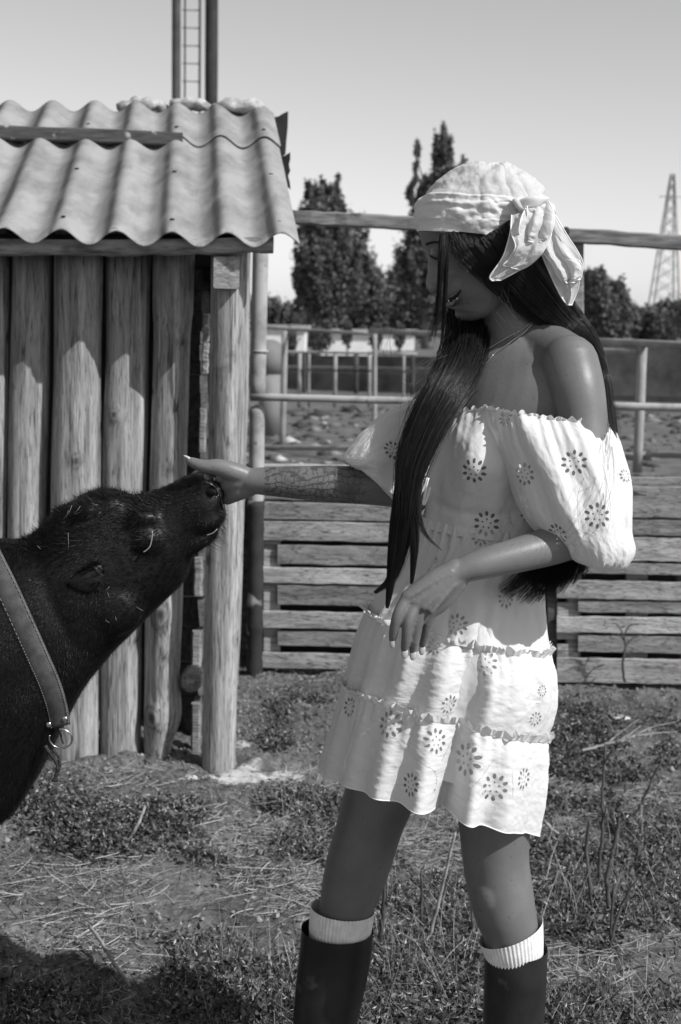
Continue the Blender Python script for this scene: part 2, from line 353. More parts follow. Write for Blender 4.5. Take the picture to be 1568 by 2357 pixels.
# back slope, seen end-on: dark torn sheets past the ridge
def slab(name, pts, Y, th, mat, parent):
    n = len(pts); V = [P(u,v,Y) for u,v in pts] + [P(u,v,Y)+np.array([0,th,0]) for u,v in pts]
    F = [tuple(range(n)), tuple(range(2*n-1, n-1, -1))] + [(i, n+i, n+(i+1)%n, (i+1)%n) for i in range(n)]
    return mesh(name, V, F, mat, parent, smooth=False)
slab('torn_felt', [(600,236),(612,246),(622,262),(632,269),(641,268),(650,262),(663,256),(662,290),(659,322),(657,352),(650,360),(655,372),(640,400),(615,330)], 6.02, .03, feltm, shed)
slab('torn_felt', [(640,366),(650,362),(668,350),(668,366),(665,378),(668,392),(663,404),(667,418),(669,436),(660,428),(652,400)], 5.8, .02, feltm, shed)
mortar_m = M('crumbling_mortar', lo=.22, hi=.5, scale=20, bump=.01)
for cx, cy, wx, hz, sd in ((330,246,.105,.035,1),(548,246,.10,.030,2),(440,240,.075,.026,3)):
    c = P(cx, cy, 5.88); V, F = ell_vf(c, [(wx,0,0),(0,.06,0),(0,0,hz)], 30, 14)
    V = np.array([v + (v-c)*.45*n3(v, 22, sd) + np.array([0,0,.012])*n3(v, 45, sd) for v in V]); mesh('ridge_mortar', V, F, mortar_m, shed)
nail_m2 = M('rusty_nail', lo=.02, hi=.05, scale=30)
for (cx, yy, dz) in [(-.055-.1625*k_, y_, l_) for k_ in (0,2,4,6,9,11) for y_, l_ in ((.10,0),(.62,0),(1.16,.016))]:
    c = SH(cx, yy, ZE+SLO*yy+.0215+.005+dz); V, F = ell_vf(c, [(.008,0,0),(0,.008,0),(0,0,.003)], 10, 6); mesh('nail', V, F, nail_m2, shed)
V, F = box_vf(SH(-1.4,.62,ZE+.09), (1.3,.01,.095), (EX,EY,EZ)); mesh('eave_gap_blocker', V, F, feltm, shed, smooth=False)  # unseen dark board added to block sky light leaking in under the sheets
# loose batten on the sheets
a = SH(-2.8, 1.05, 0); b = P(421, 322, 5.33)
zb = ZE + SLO*.97 + .05
mb = MB(); V, F = beam_vf(np.array([a[0],a[1],b[2]+.02]), b, .05, .050, rough=.0015, n=14, seed=3); mb.add(V,F)
mb.build('roof_batten', M('grey_batten', lo=.04, hi=.09, scale=14, stretch=(.6,6,6), bump=.002, spots=(16,.62,.4)), shed, smooth=False)
# eave beam
mb = MB(); pa, pb = P(-120,566,4.31), P(629,563,4.37)
n = 30; V = []; 
sec = [(-.03,.022),(-.03,-.008),(-.022,-.019),(-.005,-.024),(.015,-.024),(.03,-.015),(.03,.022)]
for i in range(n+1):
    p = pa+(pb-pa)*i/n; sag = -.007*math.sin(math.pi*i/n)
    for yy, zz in sec: V.append(p+EY*yy+EZ*(zz+sag+(.003*rnd.uniform(-1,1) if zz<0 else 0)))
k = len(sec); F = [(i*k+j, i*k+(j+1)%k, (i+1)*k+(j+1)%k, (i+1)*k+j) for i in range(n) for j in range(k)] + [tuple(range(k-1,-1,-1)), tuple(n*k+j for j in range(k))]
mesh('eave_beam', V, F, M('eave_board', lo=.10, hi=.38, scale=6, stretch=(1.2,6,6), bump=.003, contrast=(.35,.6), spots=(7,.6,.09)), shed, smooth=False)
# dark lath between beam and sheets
mb = MB(); V, F = beam_vf(P(-120,553,4.37), P(626,553,4.44), .03, .034, rough=.001, n=6); mb.add(V,F); mb.build('eave_lath', dwood_m, shed, smooth=False)
# rafter whose sawn end shows under the eave
ra = P(521, 628, 4.34); V, F = beam_vf(ra, ra + EY*.8 + EZ*.0, .078, .094, rough=.001, n=5, ch=.06); mesh('rafter', V, F, endwood_m, shed, smooth=False)
# logs
def log(pts, seed, knots=(), k=40, n=90, mat=log_m, name='log', parent=shed, flat=.0):
    k, n = 60, 150; A = cr(pts, n); A[:,3] *= .965; Pn, r = A[:,:3], A[:,3]
    T, N, B = frames(Pn); a = np.arange(k)*2*math.pi/k
    V = np.empty((n, k, 3))
    rs = np.random.RandomState(seed); ph = rs.rand(6)*6.28
    for i in range(n):
        t = i/(n-1); z = Pn[i][2]
        rad = 1 + .025*np.sin(2*a+ph[0]+t*2) + .018*np.sin(3*a+ph[1]-t*3) + .012*np.sin(7*a+ph[2]+3*t) + .018*vnoise(a*4.5+seed, a*0+t*3) + .022*math.sin(t*13+ph[4])
        crack = -.06*np.exp(-((np.mod(a-ph[5]-.3*t, 6.283)-3.1)/.06)**2)
        V[i] = Pn[i] + (N[i][None]*np.cos(a)[:,None] + B[i][None]*np.sin(a)[:,None])*(r[i]*(rad+crack))[:,None]
    V = V.reshape(-1,3)
    for (kp, kr, kh) in knots:      # swellings where branches were cut
        kp = np.asarray(kp); d = V-kp; d2 = (d[:,0]**2+d[:,1]**2+(d[:,2]*.7)**2)
        dirn = d/(np.linalg.norm(d,axis=1)[:,None]+1e-9)
        out = np.array([0,-1,0.]) if abs(kh) > 0 else 0
        g = np.exp(-d2/kr**2); V = V + out*(kh*g)[:,None] - out*(kh*1.1*np.exp(-d2/(kr*.33)**2))[:,None]
    F = [(i*k+j, i*k+(j+1)%k, (i+1)*k+(j+1)%k, (i+1)*k+j) for i in range(n-1) for j in range(k)] + [tuple(range(k-1,-1,-1)), tuple((n-1)*k+j for j in range(k))]
    o = mesh(name, V, F, mat, parent); kv = np.zeros(len(V))
    for (kp, kr, kh) in knots:
        d = V-np.asarray(kp); dd = np.sqrt(d[:,0]**2*1.6+d[:,2]**2*.8)/kr; kv = np.maximum(kv, np.where(V[:,1] < kp[1]+.07, .9*np.exp(-(dd/.62)**4) + .5*np.exp(-((dd-1.1)/.18)**2), 0))
    a_ = o.data.attributes.new('knot','FLOAT','POINT'); a_.data.foreach_set('value', np.clip(kv,0,1).astype(np.float32)); return o
YW = 4.56                          # wall line; each log given by its left and right edge at the top and at the foot
def wl(ul, ur, v, Y): a = P(ul,v,Y); b = P(ur,v,Y); c = (a+b)/2; return (c[0], c[1], c[2], (b[0]-a[0])/2)
def logpx(rows, dY, seed, knots=()):
    kn = [(P(u,v,YW+dY-.07), kr, kh) for (u,v,kr,kh) in knots]
    return log([wl(l, r, v, YW+dY) for v, l, r in rows][::-1], seed, kn)
logpx([(520,-150,-92),(900,-152,-96),(1800,-160,-102)], -.02, 11)
logpx([(520,-78,24),(900,-84,23),(1300,-92,16),(1800,-96,8)], 0, 12)
logpx([(520,30,122),(900,22,115),(1300,16,108),(1830,8,100)], .0, 13)
logpx([(520,126,240),(800,122,237),(1000,118,236),(1300,112,230),(1770,103,226)], -.02, 14, [(178,1060,.02,.008)])
logpx([(520,244,346),(800,242,342),(1000,236,340),(1300,232,334),(1765,229,326)], .02, 15, [(262,955,.018,.014),(310,1480,.02,.010)])
logpx([(520,352,452),(700,352,446),(780,353,440),(1000,347,434),(1300,338,424),(1410,335,420),(1560,333,414),(1640,330,419),(1700,330,400),(1760,333,385)], .0, 16, [(368,1417,.034,.022),(348,1655,.030,.020),(385,1085,.02,-.012),(418,790,.016,-.012),(398,940,.018,-.010),(375,1520,.018,-.008)])
# front post, back post
post = log([wl(l, r, v, 4.46) for v, l, r in [(570,486,572),(700,483,570),(900,480,566),(1150,476,560),(1400,470,551),(1560,466,548),(1700,465,544),(1815,464,541)][::-1]], 31,
    [(P(522,1022,4.395), .012, -.008),(P(548,1480,4.395),.02,.006)], name='post')
log([wl(l, r, v, 5.35) for v, l, r in [(560,522,580),(800,518,575),(1100,508,566),(1400,500,556),(1580,496,548)][::-1]], 33, name='post')
# side wall of stacked boards behind the post: dark faces, sunlit ends
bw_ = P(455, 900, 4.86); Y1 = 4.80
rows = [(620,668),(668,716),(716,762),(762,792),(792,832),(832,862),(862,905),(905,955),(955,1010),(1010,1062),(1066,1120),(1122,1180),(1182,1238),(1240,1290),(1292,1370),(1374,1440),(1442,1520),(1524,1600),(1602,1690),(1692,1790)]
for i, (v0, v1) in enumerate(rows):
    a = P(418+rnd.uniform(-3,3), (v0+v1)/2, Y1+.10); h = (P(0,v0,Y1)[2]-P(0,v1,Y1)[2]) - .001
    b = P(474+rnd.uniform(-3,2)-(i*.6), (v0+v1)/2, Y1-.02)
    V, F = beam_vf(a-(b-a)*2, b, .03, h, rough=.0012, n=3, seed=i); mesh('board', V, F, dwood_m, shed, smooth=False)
for i in range(9):
    u_ = -190+i*80+35; V, F = beam_vf(P(u_,575,5.02), P(u_-6,1700,5.02), .128, .02, up=(0,1,0), rough=.001, n=3, seed=i); mesh('log_gap_blocker', V, F, feltm, shed, smooth=False)  # dark boards added behind the logs to block the bright gaps
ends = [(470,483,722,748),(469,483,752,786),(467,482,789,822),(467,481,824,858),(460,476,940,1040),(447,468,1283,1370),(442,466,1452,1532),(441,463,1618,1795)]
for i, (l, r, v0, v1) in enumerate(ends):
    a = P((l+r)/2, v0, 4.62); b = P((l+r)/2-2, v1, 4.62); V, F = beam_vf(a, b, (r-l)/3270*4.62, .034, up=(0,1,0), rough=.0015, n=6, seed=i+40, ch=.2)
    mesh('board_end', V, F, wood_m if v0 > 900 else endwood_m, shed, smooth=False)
V, F = ell_vf(P(440,1564,4.56), [(.036,0,0),(0,.05,0),(0,0,.042)], 10, 7)
V = np.array([v+(v-V.mean(0))*.5*n3(v,18,3) for v in V]); mesh('stone', V, F, endwood_m, shed, smooth=False)
mb = MB(); V, F = box_vf(SH(-1.95,1.3,.75), (1.35,.02,.75), (EX,EY,EZ)); mb.add(V,F); mb.build('back_wall', dwood_m, shed, smooth=False)

# ---------------------------------------------------------------- paddock fence behind her
def FY(x): return 5.93 - .12*(x+.13)
def FP(u, v, off=0.):              # point of the fence's plane seen at (u, v)
    p = P(u, v, 5.9)
    for _ in range(4): p = P(u, v, FY(p[0])+off)
    return p
pfence = thing('paddock_fence', 'pallet-board paddock fence with pipe rails and a timber top rail behind the woman', 'fence', tuple(FP(1000,1550)*np.array([1,1,0])))
def rod(name, a, b, r, mat, parent, n=10, k=14, wob=.002, seed=0):
    t = np.linspace(0,1,n)[:,None]; rs = np.random.RandomState(seed+7)
    Pn = np.asarray(a)*(1-t)+np.asarray(b)*t + rs.randn(n,3)*wob*.3
    V, F = tube_vf(Pn, r*(1+rs.randn(n)*.02), k); return mesh(name, V, F, mat, parent)
mb = MB(); t = np.linspace(0,1,12)[:,None]
pa, pb = FP(600,560,-.02), FP(593,918,-.02); V,F = tube_vf((pa+(pa-pb)*.12)*(1-t)+pb*t, .033, 24); mb.add(V,F)
mb.build('pipe_post', pipe_m, pfence)
pc, pd = FP(592,930,-.03), FP(586,1562,-.03)
V, F = caps_vf([tuple(pc+(pd-pc)*s)+(.0325,) for s in (.03,.12,.25,.36)], 24); mesh('pipe_post', V, F, pipe_m, pfence)
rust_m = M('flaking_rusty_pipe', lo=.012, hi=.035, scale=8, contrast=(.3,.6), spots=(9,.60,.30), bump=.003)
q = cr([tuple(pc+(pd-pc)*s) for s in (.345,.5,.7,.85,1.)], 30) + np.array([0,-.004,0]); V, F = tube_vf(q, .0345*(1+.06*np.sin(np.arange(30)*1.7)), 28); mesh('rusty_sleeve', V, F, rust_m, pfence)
V, F = tube_vf([FP(598,806,-.02), FP(598,811,-.02)], .036, 24); mesh('pipe_collar', V, F, pipe_m, pfence)
rod('rail', FP(577,914,-.06), FP(1620,939,-.06), .0155, pipe_m, pfence, 20, seed=1)
rod('rail', FP(560,1072,-.02), FP(1010,1078,-.02), .010, pipe_m, pfence, 12, seed=2)
V, F = beam_vf(FP(610,497), FP(1050,520), .05, .056, rough=.0025, n=16, seed=5); mesh('top_rail', V, F, rail_m, pfence, smooth=False)
V, F = beam_vf(FP(1030,522), FP(1700,568), .05, .058, rough=.002, n=16, seed=6); mesh('top_rail', V, F, rail_m, pfence, smooth=False)
V, F = ell_vf(FP(1303,532,-.035), [(.016,0,0),(0,.008,0),(0,0,.018)], 12, 8); mesh('rail_knot', V, F, darkfence_m, pfence)
V, F = beam_vf(FP(1326,545,.045), FP(1318,1560,.085), .06, .05, up=(0,1,0), rough=.002, n=12, seed=8); mesh('timber_post', V, F, rail_m, pfence, smooth=False)
V, F = beam_vf(FP(1272,1120,.06), FP(1268,1572,.08), .05, .05, up=(0,1,0), rough=.002, n=8, seed=9); mesh('timber_post', V, F, dwood_m, pfence, smooth=False)
V, F = beam_vf(FP(562,1100,.10), FP(560,1550,.12), .05, .035, up=(0,1,0), rough=.002, n=8, seed=9); mesh('timber_post', V, F, dwood_m, pfence, smooth=False)  # dark strip added to fill the shaded gap beside the pipe
pmats = [woodgrain('pallet_board%d'%i, l*1.2, h*1.3, 'x') for i,(l,h,s) in enumerate([(.17,.34,(7,.66,.10)),(.11,.27,(11,.56,.06)),(.22,.42,(6,.7,.14)),(.09,.22,(9,.6,.05))])]
left = [(1108,1150,1,0),(1153,1195,1,0),(1197,1244,0,0),(1252,1299,1,1),(1303,1342,2,0),(1344,1393,3,1),(1404,1446,0,0),(1450,1487,1,1),(1499,1538,0,0)]
for i,(v0,v1,mi,rec) in enumerate(left):
    vm = (v0+v1)/2; h = (v1-v0)/(3270/5.93)-.003
    u0 = 640 if rec else 601
    a, b = FP(u0, vm, .03+rec*.006), FP(1215, vm+11+rnd.uniform(-2,2), .03+rec*.006)
    V, F = beam_vf(a, b, .018, h, rough=.0018, n=14, seed=i+60, ch=.15); mesh('board', V, F, pmats[mi], pfence, smooth=False)
right = [(1093,1112,1,0),(1116,1131,0,0),(1137,1190,1,0),(1192,1230,3,0),(1233,1290,2,0),(1292,1320,1,0),(1333,1378,0,0),(1380,1410,1,1),(1417,1457,2,0),(1459,1501,1,1),(1511,1572,0,0)]
for i,(v0,v1,mi,rec) in enumerate(right):
    vm = (v0+v1)/2; h = (v1-v0)/(3270/5.78)-.003
    u0 = 1331 if rec else 1282
    a, b = FP(u0, vm, .03+rec*.006), FP(1700, vm+6+rnd.uniform(-2,2), .03+rec*.006)
    V, F = beam_vf(a, b, .018, h, rough=.0018, n=14, seed=i+90, ch=.15); mesh('board', V, F, pmats[mi], pfence, smooth=False)
for (l, r, v0, v1, off) in ((606,646,1108,1538,.056),(1281,1331,1386,1470,.056),(1281,1331,1482,1545,.056),(1281,1331,1240,1376,.056),(1440,1490,1100,1570,.08)):
    a, b = FP((l+r)/2, v0, off), FP((l+r)/2, v1, off); V, F = beam_vf(a, b, (r-l)/555, .02, up=(0,1,0), rough=.001, n=4); mesh('upright', V, F, pmats[0], pfence, smooth=False)
# dark boarding behind the gaps
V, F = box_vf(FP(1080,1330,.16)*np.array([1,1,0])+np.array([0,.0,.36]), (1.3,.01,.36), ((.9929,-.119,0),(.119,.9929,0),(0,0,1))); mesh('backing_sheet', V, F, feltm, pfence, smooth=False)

# ---------------------------------------------------------------- far paddock rails
def rail_px(name, u0,v0,Y0,u1,v1,Y1_,r,mat,parent,seed=0): return rod(name, P(u0,v0,Y0), P(u1,v1,Y1_), r, mat, parent, 8, 10, .003, seed)
f2 = thing('pipe_fence', 'pale pipe paddock fence with one thick top rail, beyond the pallet boards', 'fence', tuple(P(850,1030,14)*np.array([1,1,0])))
rail_px('top_rail', 560,750,16.6,858,769,15,.018,paint_m,f2)
rail_px('top_rail', 852,762,14.5,1700,801,9.0,.028,paint_m,f2)
rail_px('rail', 560,1030,16.4,1100,1034,13.2,.030,paint_m,f2)
rail_px('rail', 1180,1046,11,1503,1052,10,.030,paint_m,f2)
rail_px('rail', 1490,1046,10,1700,1050,9.2,.024,paint_m,f2)
rail_px('rail', 1300,806,10.6,1468,811,10,.024,paint_m,f2)
for u, v0, v1, Y, r, du in ((656,762,1034,16,.035,-6),(863,765,1040,14.7,.024,-1),(1479,797,1088,10,.034,-12)):
    rod('post', P(u,v0,Y), P(u+du,v1,Y), r, paint_m, f2, 6)
f3 = thing('pipe_fence', 'thin low grey pen rails furthest back, left of the woman’s hair', 'fence', tuple(P(770,940,23)*np.array([1,1,0])))
rail_px('top_rail', 600,809,23,960,815,22,.022,paint_m,f3); rail_px('rail', 600,850,23.2,960,856,22,.014,darkfence_m,f3)
for u, w_ in ((690,.033),(772,.033),(851,.030),(712,.018),(930,.02)): rod('post', P(u,808,22.9), P(u-1,938,22.9), w_, paint_m, f3, 4)
f4 = thing('board_fence', 'dark board fence across the back of the paddock', 'fence', tuple(P(900,930,30)*np.array([1,1,0])))
for v, h, mi in ((828,.16,0),(850,.10,1),(868,.16,0),(888,.13,0),(908,.12,1)):
    V, F = beam_vf(P(480,v,31), P(1750,v+14,27), .05, h*1.35, n=4, rough=.01); mesh('board', V, F, darkfence_m if mi==0 else M('dim_board%d'%v, lo=.05,hi=.1,scale=2), f4, smooth=False)
V, F = box_vf(P(1500,855,24.5), (1.9,.03,.42)); mesh('panel', V, F, darkfence_m, f4, smooth=False)
for u in (560,700,820,950,1400,1540): rod('post', P(u,815,29), P(u,925,29), .05, darkfence_m, f4, 4)
# rounded tank behind the pipe post
tk = P(622, 825, 18); V, F = ell_vf(tk, [(.22,0,0),(0,.22,0),(0,0,.24)], 24, 16); mb = MB(); mb.add(V,F); V,F = tube_vf([tk-np.array([0,0,.2]), tk*np.array([1,1,0])+np.array([0,0,.0])], .14, 12); mb.add(V,F)
tag(mb.build('water_tank', M('grey_tank', lo=.16,hi=.24,scale=2), None), 'rounded grey tank half hidden behind the white pipe post', 'tank')
# low white buildings far off
def building(u0,u1,v0,v1,Y,label,bays):
    a, b = P(u0,v1,Y), P(u1,v0,Y); base = (float((a[0]+b[0])/2), Y, 0.)
    t = thing('farm_building', label, 'building', base, )
    x0, x1, zt = a[0], b[0], b[2]
    V,F = box_vf(((x0+x1)/2, Y+2, zt/2), ((x1-x0)/2, 2, zt/2)); mesh('wall', V, F, white_m, t, smooth=False)
    V,F = box_vf(((x0+x1)/2, Y+2, zt+.08), ((x1-x0)/2+.2, 2.2, .07)); mesh('roof', V, F, M('far_roof', .35), t, smooth=False)
    for i in range(bays):
        x = x0+(x1-x0)*(i+.5)/bays; V,F = box_vf((x, Y-.02, zt*.5), (.22*(x1-x0)/bays, .03, zt*.28)); mesh('window', V, F, darkfence_m, t, smooth=False)
    return t
building(738,858,768,806,60,'low bright white farm building under the left poplar',0)
building(868,955,766,778,75,'thin strip of white building right of the pale pipe post',0)
building(590,702,757,792,66,'white building end beside the white pipe post, left of the trees',0)
# steel mast with ladder behind the shed
mast = thing('steel_mast', 'tall twin-leg steel mast with a ladder rising behind the shed roof', 'mast', tuple(P(450,900,24)*np.array([1,1,0])))
lm = M('mast_leg_paint', lo=.05,hi=.09,scale=2); lm2 = M('mast_leg_dark', lo=.02,hi=.045,scale=3)
zt = 9.5
def vert(u, w_, name, mat, Y=24, z0=0., k=16, zt=zt):
    p = P(u, 110, Y); q = P(u-2, 400, Y); 
    return rod(name, (p[0],Y,z0), (p[0],Y,zt), w_, mat, mast, 8, k)
vert(406,.072,'leg',lm); vert(487,.105,'leg',lm2)
vert(426,.016,'ladder_rail',lm); vert(460,.020,'ladder_rail',M('mast_ladder_far', .26), 24.2)
for i in range(26):
    v = 220-41*i; p = P(420,v+8,24); q = P(462,v+9,24.1)
    if p[2] < zt: rod('rung', p, q, .010, M('rung_grey', .16) if i==0 else bpy.data.materials['rung_grey'], mast, 3, 8, 0)
for v in (-150, 110, 390):
    rod('brace', P(406,v,24), P(487,v+2,24), .02, lm2, mast, 3, 8, 0) if v != 110 else None
# lattice pylon, far off
py = thing('lattice_pylon', 'tall hazy lattice power pylon at the right edge', 'pylon', tuple(P(1535,760,260)*np.array([1,1,0])))
pm = M('galvanised_steel', .22); base = P(1524, 760, 260)  # steel lightened so the distance haze sits in its colour
zt_ = P(1540,400,260)[2]; hw = lambda z: 3.3*(1-(z/zt_))**1.0*(.75)+.28
mb = MB()
levels = [zt_*(1-(1-i/13)**1.15) for i in range(14)]
for sx in (-1,1):
    for sy in (-1,1):
        V,F = tube_vf([(base[0]+.6*z/zt_+sx*hw(z), 260+sy*hw(z), z) for z in levels], .15, 6); mb.add(V,F)
mb.build('leg', pm, py); mb = MB()
for i in range(13):
    z0, z1 = levels[i], levels[i+1]
    for sy in (-1,1):
        for s in (-1,1):
            V,F = tube_vf([(base[0]+.6*z0/zt_+s*hw(z0),260+sy*hw(z0),z0),(base[0]+.6*z1/zt_-s*hw(z1),260+sy*hw(z1),z1)], .06, 4); mb.add(V,F)
kind(mb.build('bracing', pm, py), 'stuff'); 
for z in (zt_*.86,): 
    V,F = tube_vf([(base[0]-1.6,260,z),(base[0]+2.4,260,z)], .08, 6); mesh('cross_arm', V, F, pm, py)

# ---------------------------------------------------------------- trees
leaf_m = leafmat('poplar_leaves', .125, .7, .25)  # leaf tone lightened to paint in the haze over far trees
def tree(name, label, cat, base, blobs, nleaf, lsize, trunk_r, seed, group=None, lm_=leaf_m, top=None):
    """blobs: ellipsoids (cx, cy, cz, rx, rz, lean) holding leafy sprays"""
    rs = np.random.RandomState(seed)
    t = thing(name, label, cat, base, group)
    bx, by, bz = base
    mb = MB(); ztop = max(b[2]+b[4]*.6 for b in blobs)
    cx_t = sum(b[0] for b in blobs)/len(blobs)
    pts = [(bx,by,bz-.2),(bx+(cx_t-bx)*.3,by,ztop*.25),(bx+(cx_t-bx)*.8,by,ztop*.6),(cx_t,by,ztop*.92)]
    A = cr(pts, 14); V,F = tube_vf(A, np.linspace(trunk_r, trunk_r*.15, 14), 9); mb.add(V,F)
    mesh('trunk', mb.V[0], mb.F, bark_m, t)
    lb = MB()
    for (cx,cy,cz,rx,rz,ln) in blobs:
        for j in range(3):
            z0 = max(.8, cz-rz*1.2); 
            e = (cx+rs.uniform(-.5,.5)*rx, cy+rs.uniform(-.5,.5)*rx, cz+rs.uniform(-.3,.6)*rz)
            s = A[np.argmin(np.abs(A[:,2]-z0*.9))]
            V,F = tube_vf(cr([tuple(s), tuple((np.array(s)+np.array(e))/2+np.array([0,0,-.15*rz])), e], 6), np.linspace(trunk_r*.35, trunk_r*.06, 6), 5); lb.add(V,F)
    kind(lb.build('limbs', bark_m, t), 'stuff')
    vol = np.array([b[3]**2*b[4] for b in blobs])**.8; vol /= vol.sum()
    Vs = []; tn = []
    for b, fr in zip(blobs, vol):
        n = int(nleaf*fr); nc = max(6, n//75)      # sprays, each of many leaves
        d = rs.randn(nc,3); d /= np.linalg.norm(d,axis=1)[:,None]; rad = rs.rand(nc)**.45
        cc = d*rad[:,None]*np.array([b[3], b[3], b[4]]); cc[:,0] += b[5]*cc[:,2]
        cc += np.array(b[:3])
        idx = rs.randint(0, nc, n)
        sp = rs.randn(n,3)*np.array([1,1,2.8])*max(b[3],.5)*.105; sp[:,0] += (cc[idx,0]-b[0])*.25*sp[:,2]/max(b[3],.5)
        p = cc[idx] + sp
        nrm = rs.randn(n,3); nrm /= np.linalg.norm(nrm,axis=1)[:,None]
        a = np.cross(nrm, rs.randn(n,3)); a /= np.linalg.norm(a,axis=1)[:,None]; bb = np.cross(nrm, a)
        s = lsize*(.6+.8*rs.rand(n))[:,None]
        q = np.stack([p-a*s, p+bb*s*.6, p+a*s, p-bb*s*.6], 1)
        Vs.append(q.reshape(-1,3)); tb = .6+.8*rs.rand(nc)[idx]; tn.append(np.repeat(tb*(.8+.4*rs.rand(n)), 4))
    V = np.concatenate(Vs); F = np.arange(len(V)).reshape(-1,4)
    o = mesh('crown', V, F, lm_, t, smooth=False); set_tint(o, np.concatenate(tn)); return t
def tb(u, v, Y, rpx, hpx, lean=0.):
    p = P(u, v, Y); s = Y/3270; return (p[0], p[1], p[2], rpx*s, hpx*s, lean)
Yp = 80
g_ = lambda u,Y: (float(P(u,760,Y)[0]), float(Y), 0.)
tree('poplar_tree','broad leaning poplar rising left of the scarf, between shed roof and woman','tree', g_(722,Yp),
  [tb(716,455,Yp,16,50),tb(748,445,Yp,16,50),tb(778,455,Yp,18,55),tb(742,520,Yp,48,60),tb(740,600,Yp,62,70),tb(700,560,Yp,22,60,.3),tb(800,590,Yp,48,80),tb(765,680,Yp,62,60),tb(710,660,Yp,40,60),tb(830,660,Yp,45,60)], 40000, .12, .40, 1, 'poplars beyond the paddock')
tree('poplar_tree','tallest poplar with forked pointed tops just left of the scarf','tree', g_(985,Yp),
  [tb(1022,370,Yp,26,72),tb(1032,430,Yp,30,70),tb(958,380,Yp,9,55),tb(966,440,Yp,14,50),tb(942,450,Yp,12,42),tb(1000,460,Yp,30,55),tb(1068,380,Yp,8,20),tb(985,530,Yp,42,60),tb(965,600,Yp,50,60),tb(1010,660,Yp,60,70),tb(1050,560,Yp,45,80)], 44000, .12, .40, 2, 'poplars beyond the paddock')
tree('dense_tree','dark bushy tree filling the gap low between the two poplars','tree', g_(900,95), [tb(885,700,95,52,50),tb(935,680,95,45,60),tb(835,725,95,40,35),tb(985,720,95,50,40)], 36000, .15, .3, 3, None)
tree('round_tree','soft round-topped tree right of the timber post, with pale limbs','tree', g_(1385,70), [tb(1365,640,70,24,22),tb(1375,690,70,40,40),tb(1415,690,70,34,34),tb(1395,730,70,58,34),tb(1345,725,70,30,34)], 24000, .11, .28, 4, None, leafmat('pale_leaves', .13, .7, .25))
tree('bushy_tree','low dark tree under the pylon','tree', g_(1490,100), [tb(1478,748,100,30,22),tb(1535,732,100,30,26),tb(1515,755,100,50,22)], 20000, .16, .3, 5)
tree('bushy_tree','dark tree cut by the right edge of the frame','tree', g_(1590,100), [tb(1585,725,100,34,36),tb(1625,720,100,40,40)], 11000, .16, .3, 6)
tree('bushy_tree','small pale bush at the field edge beside the pipe post','tree', g_(640,110), [tb(640,725,110,34,22),tb(610,715,110,30,26),tb(675,735,110,24,18)], 11000, .17, .2, 7, None, bpy.data.materials['pale_leaves'])
for i,(u,v,r,lb_) in enumerate(((728,782,17,'largest dark shrub, left end of the low white farm building'),(752,772,9,'small dark shrub between the big one and the white bays'),(800,766,7,'tiny dark shrub before the middle of the white building'),(866,776,9,'dark shrub beside the second pale rail post'),(668,786,13,'dark shrub just right of the first pale rail post'),(920,775,8,'dark shrub before the thin strip of white building'))):
    tree('field_shrub',lb_,'shrub', (float(P(u,790,50)[0]),50.,0.), [tb(u,v,50,r,r*.9)], 1500, .07, .05, 40+i, 'shrubs before the white farm buildings')
# far belt of trees
rs = np.random.RandomState(12); n = 16000
x = rs.uniform(-130,160,n); y = 190+rs.uniform(-6,6,n); top = 3.4+1.4*vnoise(x*.11, x*0+3)+.9*vnoise(x*.35, x*0+9)
z = rs.rand(n)**.7*top
p = np.stack([x,y,z],1); s = .55; nr = rs.randn(n,3); nr /= np.linalg.norm(nr,axis=1)[:,None]; a = np.cross(nr, rs.randn(n,3)); a /= np.linalg.norm(a,axis=1)[:,None]; b = np.cross(nr,a)
q = np.stack([p-a*s,p-b*s,p+a*s,p+b*s],1).reshape(-1,3)
o = mesh('far_wood', q, np.arange(len(q)).reshape(-1,4), bpy.data.materials['pale_leaves'], None, smooth=False); set_tint(o, np.repeat(.5+.5*rs.rand(n),4)); kind(o,'stuff')
# ---------------------------------------------------------------- cow: one continuous body, built in depth round its profile
cow = thing('cow', 'black cow in a webbing collar stretching its muzzle up into the woman’s hand', 'cow', tuple(P(-60,1500,2.45)*np.array([1,1,0])))
fur_m = M('black_hide', lo=.003, hi=.009, scale=30, rough=.42, spec=.28, bump=.002, bscale=120)
YC = 2.40
def rl(rows, Y=YC, k=36, n=40, exp=2.2):    # rows: top (u,v), bottom (u,v), half depth, depth offset
    return ring_loft([(P(a,b,Y+o), P(c,d,Y+o), h) for (a,b,c,d,h,o) in rows], k, n, exp)
parts = []
parts.append(rl([(511,1136,515,1150,.012,0),(499,1112,517,1186,.036,0),(482,1096,508,1212,.046,0),(455,1087,492,1236,.050,0),(425,1096,470,1252,.047,0),(395,1112,442,1292,.046,0),(352,1129,424,1338,.052,0),(300,1140,385,1378,.060,0),(245,1150,340,1422,.070,0),(190,1160,300,1462,.078,0),(140,1192,262,1498,.082,0),(95,1228,220,1530,.080,0),(76,1248,190,1560,.07,0)]))
parts.append(rl([(125,1212,262,1500,.06,0),(60,1238,205,1568,.085,0),(-20,1240,170,1626,.10,.01),(-120,1235,128,1708,.12,.02),(-240,1222,80,1800,.14,.04),(-380,1195,22,1880,.17,.07),(-560,1150,-80,1960,.22,.12),(-800,1120,-240,2150,.27,.22),(-1150,1110,-500,2300,.33,.36),(-1600,1120,-1000,2350,.34,.5),(-2100,1150,-1500,2320,.32,.6),(-2400,1200,-2000,2280,.28,.66)], n=50))
Em = P(246,1165,YC); parts.append(ell_vf(Em, [(.055,0,0),(0,.05,0),(0,0,.03)]))            # forehead dome
